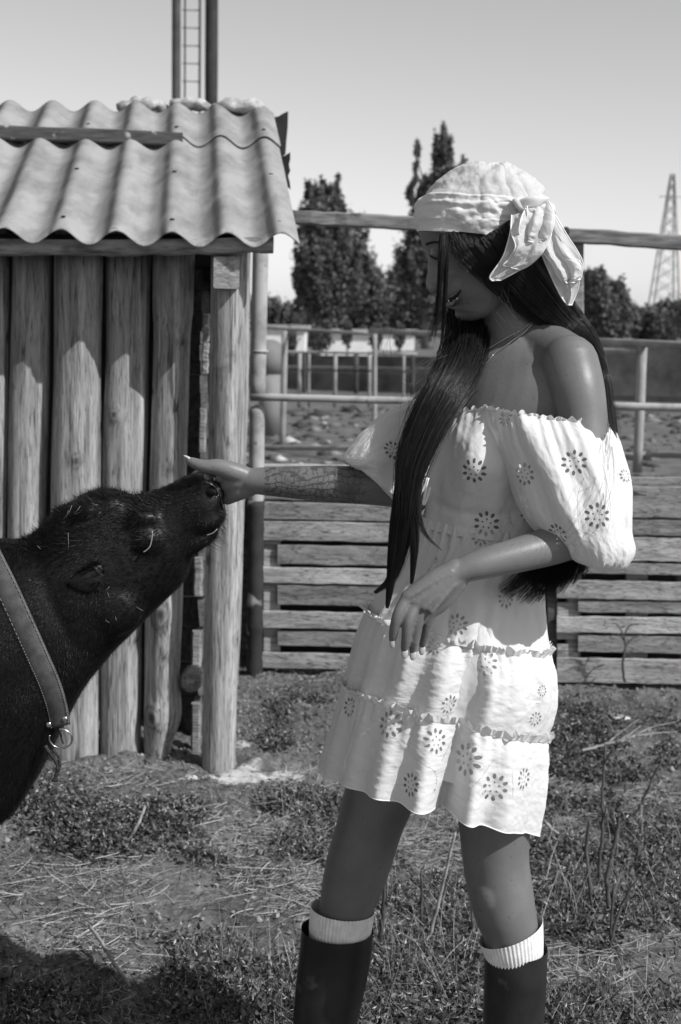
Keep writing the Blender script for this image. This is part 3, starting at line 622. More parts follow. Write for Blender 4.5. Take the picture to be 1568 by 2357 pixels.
parts.append(ell_vf(P(205,1172,YC-.005), [(.045,0,.01),(0,.055,0),(0,0,.024)]))
parts.append(ell_vf(P(262,1395,YC-.045), [(.05,0,.01),(0,.035,0),(-.01,0,.05)]))          # cheek
def sph(u,v,Y,r,k=16): c = P(u,v,Y); return ell_vf(c, [(r,0,0),(0,r,0),(0,0,r)], k, 12)
def seg(rows, k=14): return caps_vf([tuple(P(u,v,Y))+(r,) for u,v,Y,r in rows], k)
# brow ridge and the swollen lids round the closed eye
parts.append(seg([(300,1208,YC-.048,.010),(322,1196,YC-.052,.013),(345,1192,YC-.050,.012),(362,1205,YC-.045,.009)]))
parts.append(sph(338,1245,YC-.048,.024))
parts.append(seg([(362,1212,YC-.048,.007),(369,1240,YC-.050,.008),(358,1275,YC-.050,.008),(336,1292,YC-.048,.008),(315,1290,YC-.045,.006)]))
# nostril rims, lips
parts.append(seg([(470,1122,YC-.042,.007),(484,1112,YC-.040,.008),(500,1120,YC-.034,.008),(508,1140,YC-.030,.008),(500,1152,YC-.036,.007)]))
parts.append(seg([(470,1205,YC-.036,.014),(492,1200,YC-.034,.013),(508,1185,YC-.02,.012)]))
parts.append(seg([(440,1262,YC-.025,.013),(470,1243,YC-.03,.012),(490,1228,YC-.022,.011)]))
# poll tuft base
parts.append(seg([(160,1215,YC-.01,.042),(112,1236,YC-.01,.026),(76,1243,YC-.01,.012)]))
# legs below the frame carry it
for u, dY, s in ((-420,-.10,1),(-520,.30,1),(-1750,.35,1),(-1850,.75,1)):
    p = P(u, 2000, YC+.3); x = p[0]; y = YC+.25+dY
    parts.append(caps_vf([(x,y,.72,.11),(x+.01,y,.5,.07),(x+.02,y,.40,.05),(x+.02,y,.22,.035),(x+.02,y,.09,.04),(x+.03,y,.05,.045)], 16))
body, CV = fuse('body', parts, .0058, 4, fur_m, cow)
# ear: a cupped leaf hanging back towards the camera
eh, ev = [], None
er = [(272,1322,-.064,.008),(252,1328,-.078,.018),(225,1334,-.088,.024),(198,1340,-.094,.021),(172,1344,-.096,.013),(156,1346,-.096,.004)]
A = cr([tuple(P(u,v,YC+o))+(r,) for u,v,o,r in er], 16)
V = []; k = 14
for x,y,z,r in A:
    for j in range(k):
        a = 2*math.pi*j/k; V.append((x+.15*r*math.sin(a), y+.28*r*math.sin(a)+.012, z+r*math.cos(a)))
F = [(i*k+j, i*k+(j+1)%k, (i+1)*k+(j+1)%k, (i+1)*k+j) for i in range(15) for j in range(k)] + [tuple(range(k-1,-1,-1)), tuple(15*k+j for j in range(k))]
ear = mesh('ear', V, F, fur_m, cow)
EARV = np.array(V)
wet_m = M('wet_nose', lo=.008, hi=.03, scale=160, rough=.22, spec=.6, bump=.001, bscale=260)
# bare wet nose between nostrils
V,F = ring_loft([(P(470,1090,YC-.012),P(476,1114,YC-.034),.022),(P(488,1099,YC-.01),P(500,1124,YC-.028),.026),(P(503,1118,YC-.008),P(514,1150,YC-.015),.030),(P(509,1140,YC-.004),P(519,1180,YC-.006),.026)], 18, 12); mesh('nose_pad', V, F, wet_m, cow)
V,F = ell_vf(P(485,1134,YC-.046), [(.010,-.004,.003),(0,.005,0),(-.003,0,.0065)], 14, 10); mesh('nostril', V, F, M('nostril_dark', .002), cow)
rs_ = np.random.RandomState(9)
wetg = M('wet_glint', .02, rough=.12, spec=.9)
mb = MB()
for i in range(60):
    a_ = rs_.rand()*6.28; r_ = 1+.5*rs_.rand(); V,F = ell_vf(P(486+15*r_*math.cos(a_),1134+12*r_*math.sin(a_),YC-.046+.004*r_), [(.0022,0,.0006),(0,.0012,0),(0,0,.0014)], 8, 6); mb.add(V,F)
kind(mb.build('wet_grain', wetg, cow), 'stuff')
lid_m = M('pale_wet_line', .22, rough=.25, spec=.7)
for pts, r in (([(351,1222),(350,1238),(346,1256),(338,1266),(330,1271)], .0011),):
    V,F = tube_vf(cr([tuple(P(u,v,YC-.0775)) for u,v in pts], 14), r, 6); mesh('lid_highlight', V, F, lid_m, cow)  # pale line paints in the highlight along the closed lids
V,F = tube_vf(cr([tuple(P(u,v,YC-.048)) for u,v in ((476,1232),(490,1227),(500,1218))], 10), .0011, 6); mesh('lip', V, F, lid_m, cow)
# collar
web_m = M('worn_webbing', lo=.055, hi=.10, scale=60, rough=.85, bump=.0006, bscale=500)
def neck_surface_Y(u, v):          # nearest depth of the neck seen at (u, v)
    pr = proj(CV); d = (pr[:,0]-u)**2 + (pr[:,1]-v)**2; m = d < 14**2
    return CV[m][:,1].min() if m.any() else None
PRC = proj(CV)
lc = cr([(-60,1200),(-22,1280),(20,1364),(63,1459),(90,1520),(112,1570),(129,1622),(139,1672)], 60)
Y_ = []
for u, v in lc:
    d = (PRC[:,0]-u)**2+(PRC[:,1]-v)**2; m = d < 16**2
    Y_.append(CV[m][:,1].min() if m.any() else np.nan)
Y_ = np.array(Y_); ok = ~np.isnan(Y_); Y_ = np.interp(np.arange(60), np.arange(60)[ok], Y_[ok]); Y_ = np.convolve(np.pad(Y_,5,mode='edge'), np.ones(11)/11, 'valid') - .006
wd = np.interp(np.arange(60), [0,15,45,59], [26,26,25,23])
tdir = np.gradient(lc, axis=0); tdir /= np.linalg.norm(tdir,axis=1)[:,None]; nd = np.stack([-tdir[:,1], tdir[:,0]], 1)
sec = []
for off in (-1,-.86,-.5,0,.5,.86,1):
    sec.append([P(lc[i,0]+nd[i,0]*wd[i]*off, lc[i,1]+nd[i,1]*wd[i]*off, Y_[i]-.0012*(abs(off)<.9)+.004*abs(off)) for i in range(60)])
sec = np.array(sec)                # 7 x 60 x 3
back = sec + np.array([0,.004,0])
V = np.concatenate([sec.reshape(-1,3), back.reshape(-1,3)]); n = 60; o_ = 7*n
F = [(i*n+j,(i+1)*n+j,(i+1)*n+j+1,i*n+j+1) for i in range(6) for j in range(n-1)] + [(o_+i*n+j,o_+i*n+j+1,o_+(i+1)*n+j+1,o_+(i+1)*n+j) for i in range(6) for j in range(n-1)]
F += [(j,j+1,o_+j+1,o_+j) for j in range(n-1)] + [(6*n+j,o_+6*n+j,o_+6*n+j+1,6*n+j+1) for j in range(n-1)] + [(i*n+n-1,(i+1)*n+n-1,o_+(i+1)*n+n-1,o_+i*n+n-1) for i in range(6)]
col = mesh('collar', V, F, web_m, cow)
mb = MB()
for off in (-.88,.88):
    q = np.array([P(lc[i,0]+nd[i,0]*wd[i]*off, lc[i,1]+nd[i,1]*wd[i]*off, Y_[i]-.0015+.0036) for i in range(60)]); 
    q = cr([tuple(p) for p in q], 300)
    for s in range(2, 298, 5):
        V,F = tube_vf(q[s:s+4]+np.array([0,-.0008,0]), .0006, 5); mb.add(V,F)
kind(mb.build('stitching', M('thread', .2), cow), 'stuff')
ring_m = M('worn_metal', .5, rough=.25, metallic=1.)
rc = P(140,1700,Y_[-1]-.006); a = np.linspace(math.radians(-95), math.radians(200), 40)
V,F = tube_vf([rc + np.array([math.cos(t)*.0195, math.sin(t)*.004, -math.sin(t)*.0180+.0]) for t in a], .0016, 8); mesh('metal_ring', V, F, ring_m, cow)
for u,v in ((112,1668),(149,1655)): V,F = ell_vf(P(u,v,Y_[-1]-.006), [(.005,0,0),(0,.002,0),(0,0,.005)], 12, 8); mesh('rivet', V, F, ring_m, cow)
st_m = M('frayed_strap', lo=.008, hi=.04, scale=60)
for pts, r in (([(104,1716),(112,1730),(124,1746),(132,1762),(131,1780),(124,1798)], .0034),([(122,1728),(134,1740),(138,1760),(130,1785)], .0026),([(138,1680),(142,1700),(146,1712)],.0016)):
    q = cr([tuple(P(u,v,Y_[-1]-.002)) for u,v in pts], 22); V,F = tube_vf(q, r*(1+.25*np.sin(np.arange(22)*1.9)), 7); mesh('loose_strap', V, F, st_m, cow)
# hair coat: short hairs combed back along the head and down the neck
def hairs(name, V0, N0, D0, L, wdt, mat, parent, rs, lift=.25, jit=.35):
    n = len(V0); d = D0 - N0*np.sum(D0*N0,1)[:,None]; d /= np.linalg.norm(d,axis=1)[:,None]+1e-9
    d = d + rs.randn(n,3)*jit; d /= np.linalg.norm(d,axis=1)[:,None]
    side = np.cross(d, N0); side /= np.linalg.norm(side,axis=1)[:,None]+1e-9
    L = L[:,None] if isinstance(L, np.ndarray) else L
    p0 = V0 - N0*.001; p1 = V0 + d*L*.5 + N0*L*lift*.8; p2 = V0 + d*L + N0*L*lift
    w_ = side*wdt
    q = np.stack([p0-w_, p0+w_, p1+w_*.7, p1-w_*.7, p2], 1).reshape(-1,3)
    b = np.arange(n)*5; Fq = np.stack([b,b+1,b+2,b+3],1); Ft = np.stack([b+3,b+2,b+4,b+4],1)
    me = bpy.data.meshes.new(name)
    q = q - np.array(parent['_base'])
    me.vertices.add(len(q)); me.vertices.foreach_set('co', q.astype(np.float32).ravel())
    lo = np.concatenate([Fq.ravel(), Ft[:,:3].ravel()]); me.loops.add(len(lo)); me.loops.foreach_set('vertex_index', lo.astype(np.int32))
    me.polygons.add(2*n); me.polygons.foreach_set('loop_start', np.concatenate([np.arange(n)*4, 4*n+np.arange(n)*3]).astype(np.int32)); me.update(calc_edges=True)
    me.polygons.foreach_set('use_smooth', [True]*(2*n)); me.materials.append(mat)
    o = bpy.data.objects.new(name, me); C.objects.link(o); o.parent = parent; kind(o, 'stuff'); return o
me = body.data; NV = np.empty(len(me.vertices)*3, np.float32); me.vertex_normals.foreach_get('vector', NV); NV = NV.reshape(-1,3).astype(float)
vis = (PRC[:,0] > -60) & (PRC[:,0] < 530) & (PRC[:,1] < 2000) & (NV[:,1] < .35)
idx = np.where(vis)[0]; rs = np.random.RandomState(5)
pick = rs.choice(idx, 60000); Vh = CV[pick] + rs.randn(60000,3)*.0015; Nh = NV[pick]; pu = PRC[pick]
head_dir = np.array([-.80,0,-.35]); neck_dir = np.array([-.35,-.05,-.95])
tH = smooth01((pu[:,0]-60-(pu[:,1]-1250)*.4)/160)[:,None]
swirl = np.stack([np.sin(pu[:,1]*.021+pu[:,0]*.012), np.zeros(len(pu)), np.cos(pu[:,0]*.019)],1)*.55
D = head_dir*tH + neck_dir*(1-tH) + swirl
bare = (pu[:,0] > 462) & (pu[:,1] < 1190)
Lh = np.where(bare, .001, .004+.004*rs.rand(60000) + .008*np.exp(-((pu[:,0]-90)/60)**2-((pu[:,1]-1240)/50)**2))
hair_m = M('black_coat_hair', .004, rough=.5, spec=.14)
hairs('coat', Vh, Nh, D, Lh, .0004, hair_m, cow, rs, .12, .22)
# long curls on the poll, ear fringe, chin whiskers
ii = np.where((PRC[:,0] > 52) & (PRC[:,0] < 330) & (PRC[:,1] < 1280) & (PRC[:,1] > 1110))[0]; pk = rs.choice(ii, 5000)
hairs('poll_curls', CV[pk], NV[pk], np.tile([-.7,0,.1],(5000,1))+rs.randn(5000,3)*.5, .008+.010*rs.rand(5000), .0004, hair_m, cow, rs, .25, .5)
pk = rs.randint(0, len(EARV), 3500); en = EARV[pk]-EARV.mean(0); en /= np.linalg.norm(en,axis=1)[:,None]
hairs('ear_fringe', EARV[pk], en, np.tile([-.8,0,-.25],(3500,1)), .010+.012*rs.rand(3500), .0004, hair_m, cow, rs, .12, .25)
ii = np.where((PRC[:,0] > 470) & (PRC[:,1] > 1170) & (PRC[:,1] < 1260))[0]; pk = rs.choice(ii, 130)
hairs('whiskers', CV[pk], NV[pk], np.tile([.6,0,-.5],(130,1)), .010+.014*rs.rand(130), .0003, hair_m, cow, rs, .8, .2)
# straw caught in the coat
mb = MB()
for (u0,v0,u1,v1) in ((152,1192,166,1163),(146,1196,158,1175),(157,1226,157,1266),(170,1182,185,1165),(243,1358,252,1350),(248,1364,251,1376),(313,1396,330,1406),(242,1427,252,1433),(266,1420,267,1430),(66,1333,72,1337),(210,1158,226,1162),(225,1184,232,1178),(86,1256,94,1264)):
    c = min([CV[i][1] for i in np.where((PRC[:,0]-(u0+u1)/2)**2+(PRC[:,1]-(v0+v1)/2)**2 < 300)[0]] or [YC-.06]) - .011
    V,F = tube_vf([P(u0,v0,c), P((u0+u1)/2+1,(v0+v1)/2+1,c-.002), P(u1,v1,c)], .00035, 5); mb.add(V,F)
kind(tag(mb.build('straw', M('pale_straw', .2), None), 'pale straw bits caught in the cow’s black coat', 'straw'), 'stuff')
# ---------------------------------------------------------------- the woman
YB = 2.38
WB = tuple(np.array(P(1100,1500,YB))*np.array([1,1,0]))
woman = thing('person', 'woman in short white eyelet dress and white headscarf holding out her tattooed arm', 'person', WB)
def skin_mat():
    m = M('tanned_skin', spots=(150,.66,.085), lo=.115, hi=.165, scale=7, rough=.43, spec=.4, bump=.0004, bscale=260)
    t = m.node_tree; N = t.nodes; L = t.links; b = N['Principled BSDF']
    src = b.inputs['Base Color'].links[0].from_socket
    tc = N.new('ShaderNodeTexCoord'); mp = N.new('ShaderNodeMapping'); mp.inputs['Scale'].default_value = (1,1,1.6); L.new(tc.outputs['Object'], mp.inputs[0])
    def wv(scale, dist, ds, lo, hi, typ='RINGS'):
        w_ = N.new('ShaderNodeTexWave'); w_.wave_type = typ; w_.inputs['Scale'].default_value = scale; w_.inputs['Distortion'].default_value = dist; w_.inputs['Detail Scale'].default_value = ds; w_.inputs['Detail'].default_value = 3
        L.new(mp.outputs[0], w_.inputs['Vector']); r = N.new('ShaderNodeMapRange'); r.inputs[1].default_value = lo; r.inputs[2].default_value = hi; L.new(w_.outputs['Fac'], r.inputs[0]); return r.outputs[0]
    a1 = wv(16, 11, 1.6, .72, .98); a2 = wv(31, 9, 1.8, .86, .99, 'BANDS')
    mxx = N.new('ShaderNodeMath'); mxx.operation = 'MAXIMUM'; L.new(a1, mxx.inputs[0]); L.new(a2, mxx.inputs[1])
    nz = N.new('ShaderNodeTexNoise'); nz.inputs['Scale'].default_value = 26; L.new(tc.outputs['Object'], nz.inputs['Vector'])
    rr = N.new('ShaderNodeMapRange'); rr.inputs[1].default_value = .45; rr.inputs[2].default_value = .68; rr.inputs[4].default_value = .75; L.new(nz.outputs['Fac'], rr.inputs[0])
    m2 = N.new('ShaderNodeMath'); m2.operation = 'MAXIMUM'; L.new(mxx.outputs[0], m2.inputs[0]); L.new(rr.outputs[0], m2.inputs[1])
    at = N.new('ShaderNodeAttribute'); at.attribute_name = 'ink'
    m3 = N.new('ShaderNodeMath'); m3.operation = 'MULTIPLY'; L.new(m2.outputs[0], m3.inputs[0]); L.new(at.outputs['Fac'], m3.inputs[1])
    mx = N.new('ShaderNodeMix'); mx.data_type = 'RGBA'; L.new(m3.outputs[0], mx.inputs[0]); L.new(src, mx.inputs[6]); mx.inputs[7].default_value = (.055,.055,.055,1); L.new(mx.outputs[2], b.inputs['Base Color'])
    return m
skin = skin_mat()
sp = []
def ch(rows, k=36): sp.append(caps_vf([tuple(P(u,v,Y))+(r,) for u,v,Y,r in rows], k))
def el(u,v,Y,a,b,c,k=32): sp.append(ell_vf(P(u,v,Y), [a,b,c], k, 14))
# head: rings from forehead to chin, profile in front, skull behind
HY = 2.385
HR = [((1060,420),(1060,420),(1170,415),.035,.02),((1010,455),(1010,455),(1215,440),.060,.02),((978,495),(978,495),(1240,490),.070,.02),((965,530),(966,530),(1250,540),.0735,.03),
 ((969,552),(972,552),(1250,575),.0725,.03),((974,569),(981,571),(1244,605),.070,.034),((985,588),(994,590),(1235,630),.0675,.014),((984,604),(1001,607),(1222,648),.0655,.010),
 ((983,625),(1005,630),(1205,665),.063,.011),((980,645),(1009,652),(1190,680),.0605,.013),((979,659),(1013,667),(1178,692),.058,.015),((988,671),(1018,677),(1168,700),.055,.013),
 ((1019,677),(1023,683),(1160,706),.052,.015),((1027,684),(1031,690),(1152,712),.050,.02),((1043,691),(1037,697),(1146,716),.048,.02),((1029,701),(1040,705),(1140,720),.046,.018),
 ((1035,709),(1044,712),(1134,724),.044,.018),((1048,714),(1052,718),(1128,727),.041,.02),((1047,726),(1056,727),(1122,730),.037,.019),((1058,739),(1068,737),(1114,732),.029,.02),((1080,741),(1084,740),(1104,735),.016,.02)]
A = np.array([list(P(*f,HY))+list(P(*g,HY))+list(P(*b,HY))+[w_,s] for f,g,b,w_,s in HR]); A = cr(A, 84)
k = 56; th = np.arange(k)*2*math.pi/k; V = np.empty((84,k,3))
for i in range(84):
    f, g, b, w_, s = A[i,:3], A[i,3:6], A[i,6:9], A[i,9], A[i,10]
    c = g*.45+b*.55; cs, sn = np.cos(th), np.sin(th)
    cx = np.sign(cs)*np.abs(cs)**.92; sx = np.sign(sn)*np.abs(sn)**.92
    base = np.where(cs[:,None]>0, (g-c)[None], (c-b)[None])
    y = w_*sx
    V[i] = c + base*cx[:,None] + np.array([0,1.,0])*y[:,None] + ((f-g)[None])*(np.exp(-(y/s)**2)*(cs>0))[:,None]
F = [(i*k+j, i*k+(j+1)%k, (i+1)*k+(j+1)%k, (i+1)*k+j) for i in range(83) for j in range(k)] + [tuple(range(k-1,-1,-1)), tuple(83*k+j for j in range(k))]
sp.append((V.reshape(-1,3), F))
for dy in (-1,1):                  # closed lids, cheeks, nostril wings, ears
    el(1006,584,HY+dy*.031,(.011,0,0),(0,.014,0),(0,0,.010)); el(1052,655,HY+dy*.040,(.026,0,.004),(0,.014,0),(.004,0,.026)); el(1004,664,HY+dy*.012,(.012,0,0),(0,.007,0),(0,0,.009)); el(1140,622,HY+dy*.066,(.014,0,.004),(0,.008,0),(-.004,0,.028))
ch([(1150,640,2.395,.052),(1172,710,2.40,.050),(1188,770,2.405,.056),(1190,820,2.41,.06)])
ch([(1185,765,2.42,.045),(1250,802,2.37,.047),(1305,836,2.305,.047)]); el(1262,868,2.335,(.062,-.05,-.01),(.02,.045,0),(0,0,.070)); ch([(1290,880,2.315,.050),(1285,950,2.318,.048),(1270,1020,2.33,.05)]); ch([(1170,800,2.42,.045),(1085,860,2.47,.048),(1005,945,2.515,.047)])
sv = np.array([.7071,-.7071,0]); fv = np.array([-.7071,-.7071,0])
tor = cr([tuple(P(u,v,Y))+(a,b) for u,v,Y,a,b in ((1188,765,2.41,.055,.05),(1182,800,2.405,.11,.066),(1172,840,2.40,.150,.080),(1164,890,2.39,.162,.090),(1156,940,2.385,.155,.097),(1142,1000,2.385,.138,.10),(1120,1100,2.385,.112,.090),(1105,1200,2.385,.098,.078),(1095,1300,2.39,.105,.08),(1085,1420,2.40,.12,.09),(1080,1540,2.40,.13,.095),(1075,1640,2.40,.12,.09))], 40)
k = 40; th = np.arange(k)*2*math.pi/k
V = tor[:,None,:3] + sv*(np.cos(th)[None,:,None]*tor[:,3][:,None,None]) + fv*(np.sin(th)[None,:,None]*tor[:,4][:,None,None])
sp.append((V.reshape(-1,3), [(i*k+j, i*k+(j+1)%k, (i+1)*k+(j+1)%k, (i+1)*k+j) for i in range(39) for j in range(k)] + [tuple(range(k-1,-1,-1)), tuple(39*k+j for j in range(k))]))
el(1100,1045,2.325,(.045,0,0),(0,.045,0),(0,0,.047)); el(1035,1040,2.41,(.04,0,0),(0,.045,0),(0,0,.045))
# tendons on the back of the hand, shin
for a_, b_ in (((1040,1316),(940,1374)),((1040,1324),(958,1387)),((1044,1334),(976,1400)),((1048,1344),(993,1409))): ch([(a_[0],a_[1],2.1225,.0035),((a_[0]+b_[0])/2,(a_[1]+b_[1])/2,2.1150,.0036),(b_[0],b_[1],2.1115,.0045)], 12)
ch([(1160,2118,2.296,.011),(1172,2160,2.298,.012),(1182,2220,2.302,.012)])
# her left arm folded across, her right arm stretched out
ch([(1310,838,2.295,.0475),(1326,895,2.27,.0455),(1340,970,2.255,.041),(1352,1080,2.235,.038),(1366,1195,2.22,.035)])
ch([(1370,1205,2.22,.036),(1290,1248,2.20,.032),(1198,1276,2.17,.0275),(1110,1298,2.15,.0240),(1064,1312,2.143,.0205),(1046,1320,2.14,.019)])
el(1068,1322,2.134,(.011,0,0),(0,.010,0),(0,0,.009))
for rows in (((1046,1308,2.138,.015),(990,1340,2.128,.0145),(938,1374,2.120,.0108)),((1048,1318,2.138,.017),(1000,1358,2.126,.0145),(957,1388,2.119,.0108)),((1052,1330,2.14,.016),(1012,1372,2.130,.0140),(975,1401,2.124,.0104)),((1055,1342,2.143,.014),(1022,1385,2.136,.0125),(993,1410,2.132,.0098))): ch(rows)
FN = [((936,1378,2.119,.0100),(917,1412,2.112,.0090),(909,1440,2.113,.0078),(905,1462,2.117,.0072),(904,1474,2.120,.0058)),
      ((956,1391,2.119,.0100),(941,1428,2.111,.0088),(935,1464,2.112,.0074),(932,1486,2.117,.0068),(931,1498,2.120,.0055)),
      ((975,1403,2.124,.0096),(961,1440,2.121,.0084),(955,1472,2.123,.0070),(951,1492,2.128,.0064),(950,1502,2.131,.0052)),
      ((993,1412,2.132,.0090),(984,1442,2.133,.0076),(978,1466,2.137,.0064),(973,1482,2.141,.0058),(971,1490,2.144,.0048))]
for rows in FN: ch(rows, 14)
ch([(1040,1335,2.160,.016),(1000,1375,2.150,.012),(975,1400,2.150,.009)])       # thumb, tucked behind the hand
ch([(1003,948,2.51,.047),(950,1030,2.44,.042),(900,1108,2.375,.040)])
ch([(895,1114,2.37,.039),(844,1117,2.365,.0325),(760,1114,2.36,.0310),(690,1111,2.36,.0280),(640,1109,2.362,.0255),(590,1107,2.366,.0225),(570,1108,2.37,.021)])
ch([(575,1106,2.37,.021),(545,1108,2.375,.022),(520,1112,2.385,.020)]); ch([(570,1118,2.372,.020),(545,1132,2.375,.0165),(524,1147,2.385,.0115)])
ch([(560,1094,2.365,.0170),(528,1083,2.360,.0165),(500,1075,2.357,.0140),(476,1074,2.355,.0118),(458,1070,2.355,.0104),(441,1063,2.357,.0084),(434,1059,2.358,.0062)], 14)
FR = [((524,1096,2.385,.012),(500,1088,2.405,.0095),(474,1085,2.415,.0085),(450,1092,2.43,.0065)),((520,1115,2.40,.011),(498,1112,2.440,.009),(470,1116,2.458,.008),(445,1124,2.462,.0062)),
      ((518,1130,2.40,.0105),(502,1132,2.440,.009),(476,1138,2.456,.0078),(452,1148,2.460,.006)),((518,1144,2.395,.0098),(510,1150,2.425,.008),(490,1156,2.444,.007),(470,1163,2.450,.0055))]
for rows in FR: ch(rows, 14)
# legs
ch([(1050,1570,2.480,0.0717),(965,1700,2.490,0.0717),(890,1800,2.500,0.0677),(864,1861,2.500,0.0630),(850,1905,2.500,0.0600),(829,1975,2.500,0.0594),(811,2038,2.503,0.0559),(797,2088,2.506,0.0502),(782,2150,2.510,0.0492),(766,2260,2.515,0.0512),(752,2400,2.520,0.0451),(738,2560,2.525,0.0359),(732,2650,2.530,0.0348)], 48)
ch([(1130,1570,2.38,.07),(1140,1700,2.35,.070),(1140,1850,2.335,.066),(1139,1920,2.33,.0600),(1142,1985,2.33,.0568),(1151,2045,2.33,.0560),(1163,2100,2.33,.0530),(1178,2157,2.332,.0480),(1186,2240,2.34,.0490),(1184,2400,2.35,.044),(1180,2560,2.355,.035),(1178,2700,2.36,.034)], 48)
el(1130,2050,2.307,(.032,0,.006),(0,.032,0),(-.006,0,.046)); el(1118,1975,2.318,(.026,0,0),(0,.030,0),(-.006,0,.060)); el(1160,2115,2.306,(.024,0,0),(0,.022,0),(0,0,.034)); el(788,2010,2.490,(.030,0,.004),(0,.036,0),(0,0,.044))
sk, SV = fuse('body', sp, .0023, 7, skin, woman)
PRS = proj(SV)
ink = smooth01((PRS[:,0]-606)/6)*smooth01((865-PRS[:,0])/50)*(PRS[:,1] > 1040)*(PRS[:,1] < 1175)
at = sk.data.attributes.new('ink','FLOAT','POINT'); at.data.foreach_set('value', ink.astype(np.float32))
def surf(u, v, off=.001, rad=5., PR=None, VV=None):
    PR = PRS if PR is None else PR; VV = SV if VV is None else VV
    m = (np.abs(PR[:,0]-u) < rad) & (np.abs(PR[:,1]-v) < rad)
    return P(u, v, (VV[m][:,1].min() if m.any() else YB) - off)
nail_m = M('pale_nail', .42, rough=.25, spec=.5)
for rows in FN:
    u, v, Y, r = rows[-1]; V,F = ell_vf(P(u+1,v+6,Y-.0035), [(.0052,0,0),(0,.0028,0),(.0006,0,.0085)], 12, 8); mesh('fingernail', V, F, nail_m, woman)
V,F = ell_vf(P(434,1054,2.357), [(.0085,0,-.0042),(0,.0050,0),(.001,0,.0022)], 12, 8); mesh('thumbnail', V, F, nail_m, woman)
dark_m = M('mouth_shadow', .012); 
q = cr([tuple(surf(u,v,.0008,3)) for u,v in ((1036,691),(1044,688),(1051,682),(1057,674),(1061,667))], 14); V,F = tube_vf(q, np.linspace(.0042,.0008,14), 8); mesh('mouth', V, F, dark_m, woman)
mb = MB()
for i in range(5):
    c = surf(1034+i*4.4, 691.5-i*1.5, .0018, 3); V,F = ell_vf(c, [(.0017,0,0),(0,.0018,0),(0,0,.0034)], 10, 8); mb.add(V,F)
mesh('teeth', np.concatenate(mb.V), mb.F, M('tooth', .6, rough=.3), woman)
lipm = M('lip', .10, rough=.3, spec=.5)
q = cr([tuple(surf(u,v,.0004,3)) for u,v in ((1032,702),(1042,700),(1050,693),(1058,680),(1062,670))], 14); V,F = tube_vf(q, np.linspace(.0048,.001,14), 8); mesh('lip', V, F, lipm, woman)
q = cr([tuple(surf(u,v,.0003,3)) for u,v in ((1029,684),(1038,682),(1048,676),(1060,666))], 14); V,F = tube_vf(q, np.linspace(.0034,.0008,14), 8); mesh('lip', V, F, lipm, woman)
q = cr([tuple(surf(u,v,.0008,3)) for u,v in ((990,588),(998,594),(1008,596),(1020,592))], 14); V,F = tube_vf(q, .0012, 6); mesh('eyelashes', V, F, dark_m, woman)
q = cr([tuple(surf(u,v,.0004,3)) for u,v in ((982,562),(994,558),(1008,558),(1024,566))], 14); V,F = tube_vf(q, np.linspace(.0022,.0012,14), 6); mesh('eyebrow', V, F, dark_m, woman)

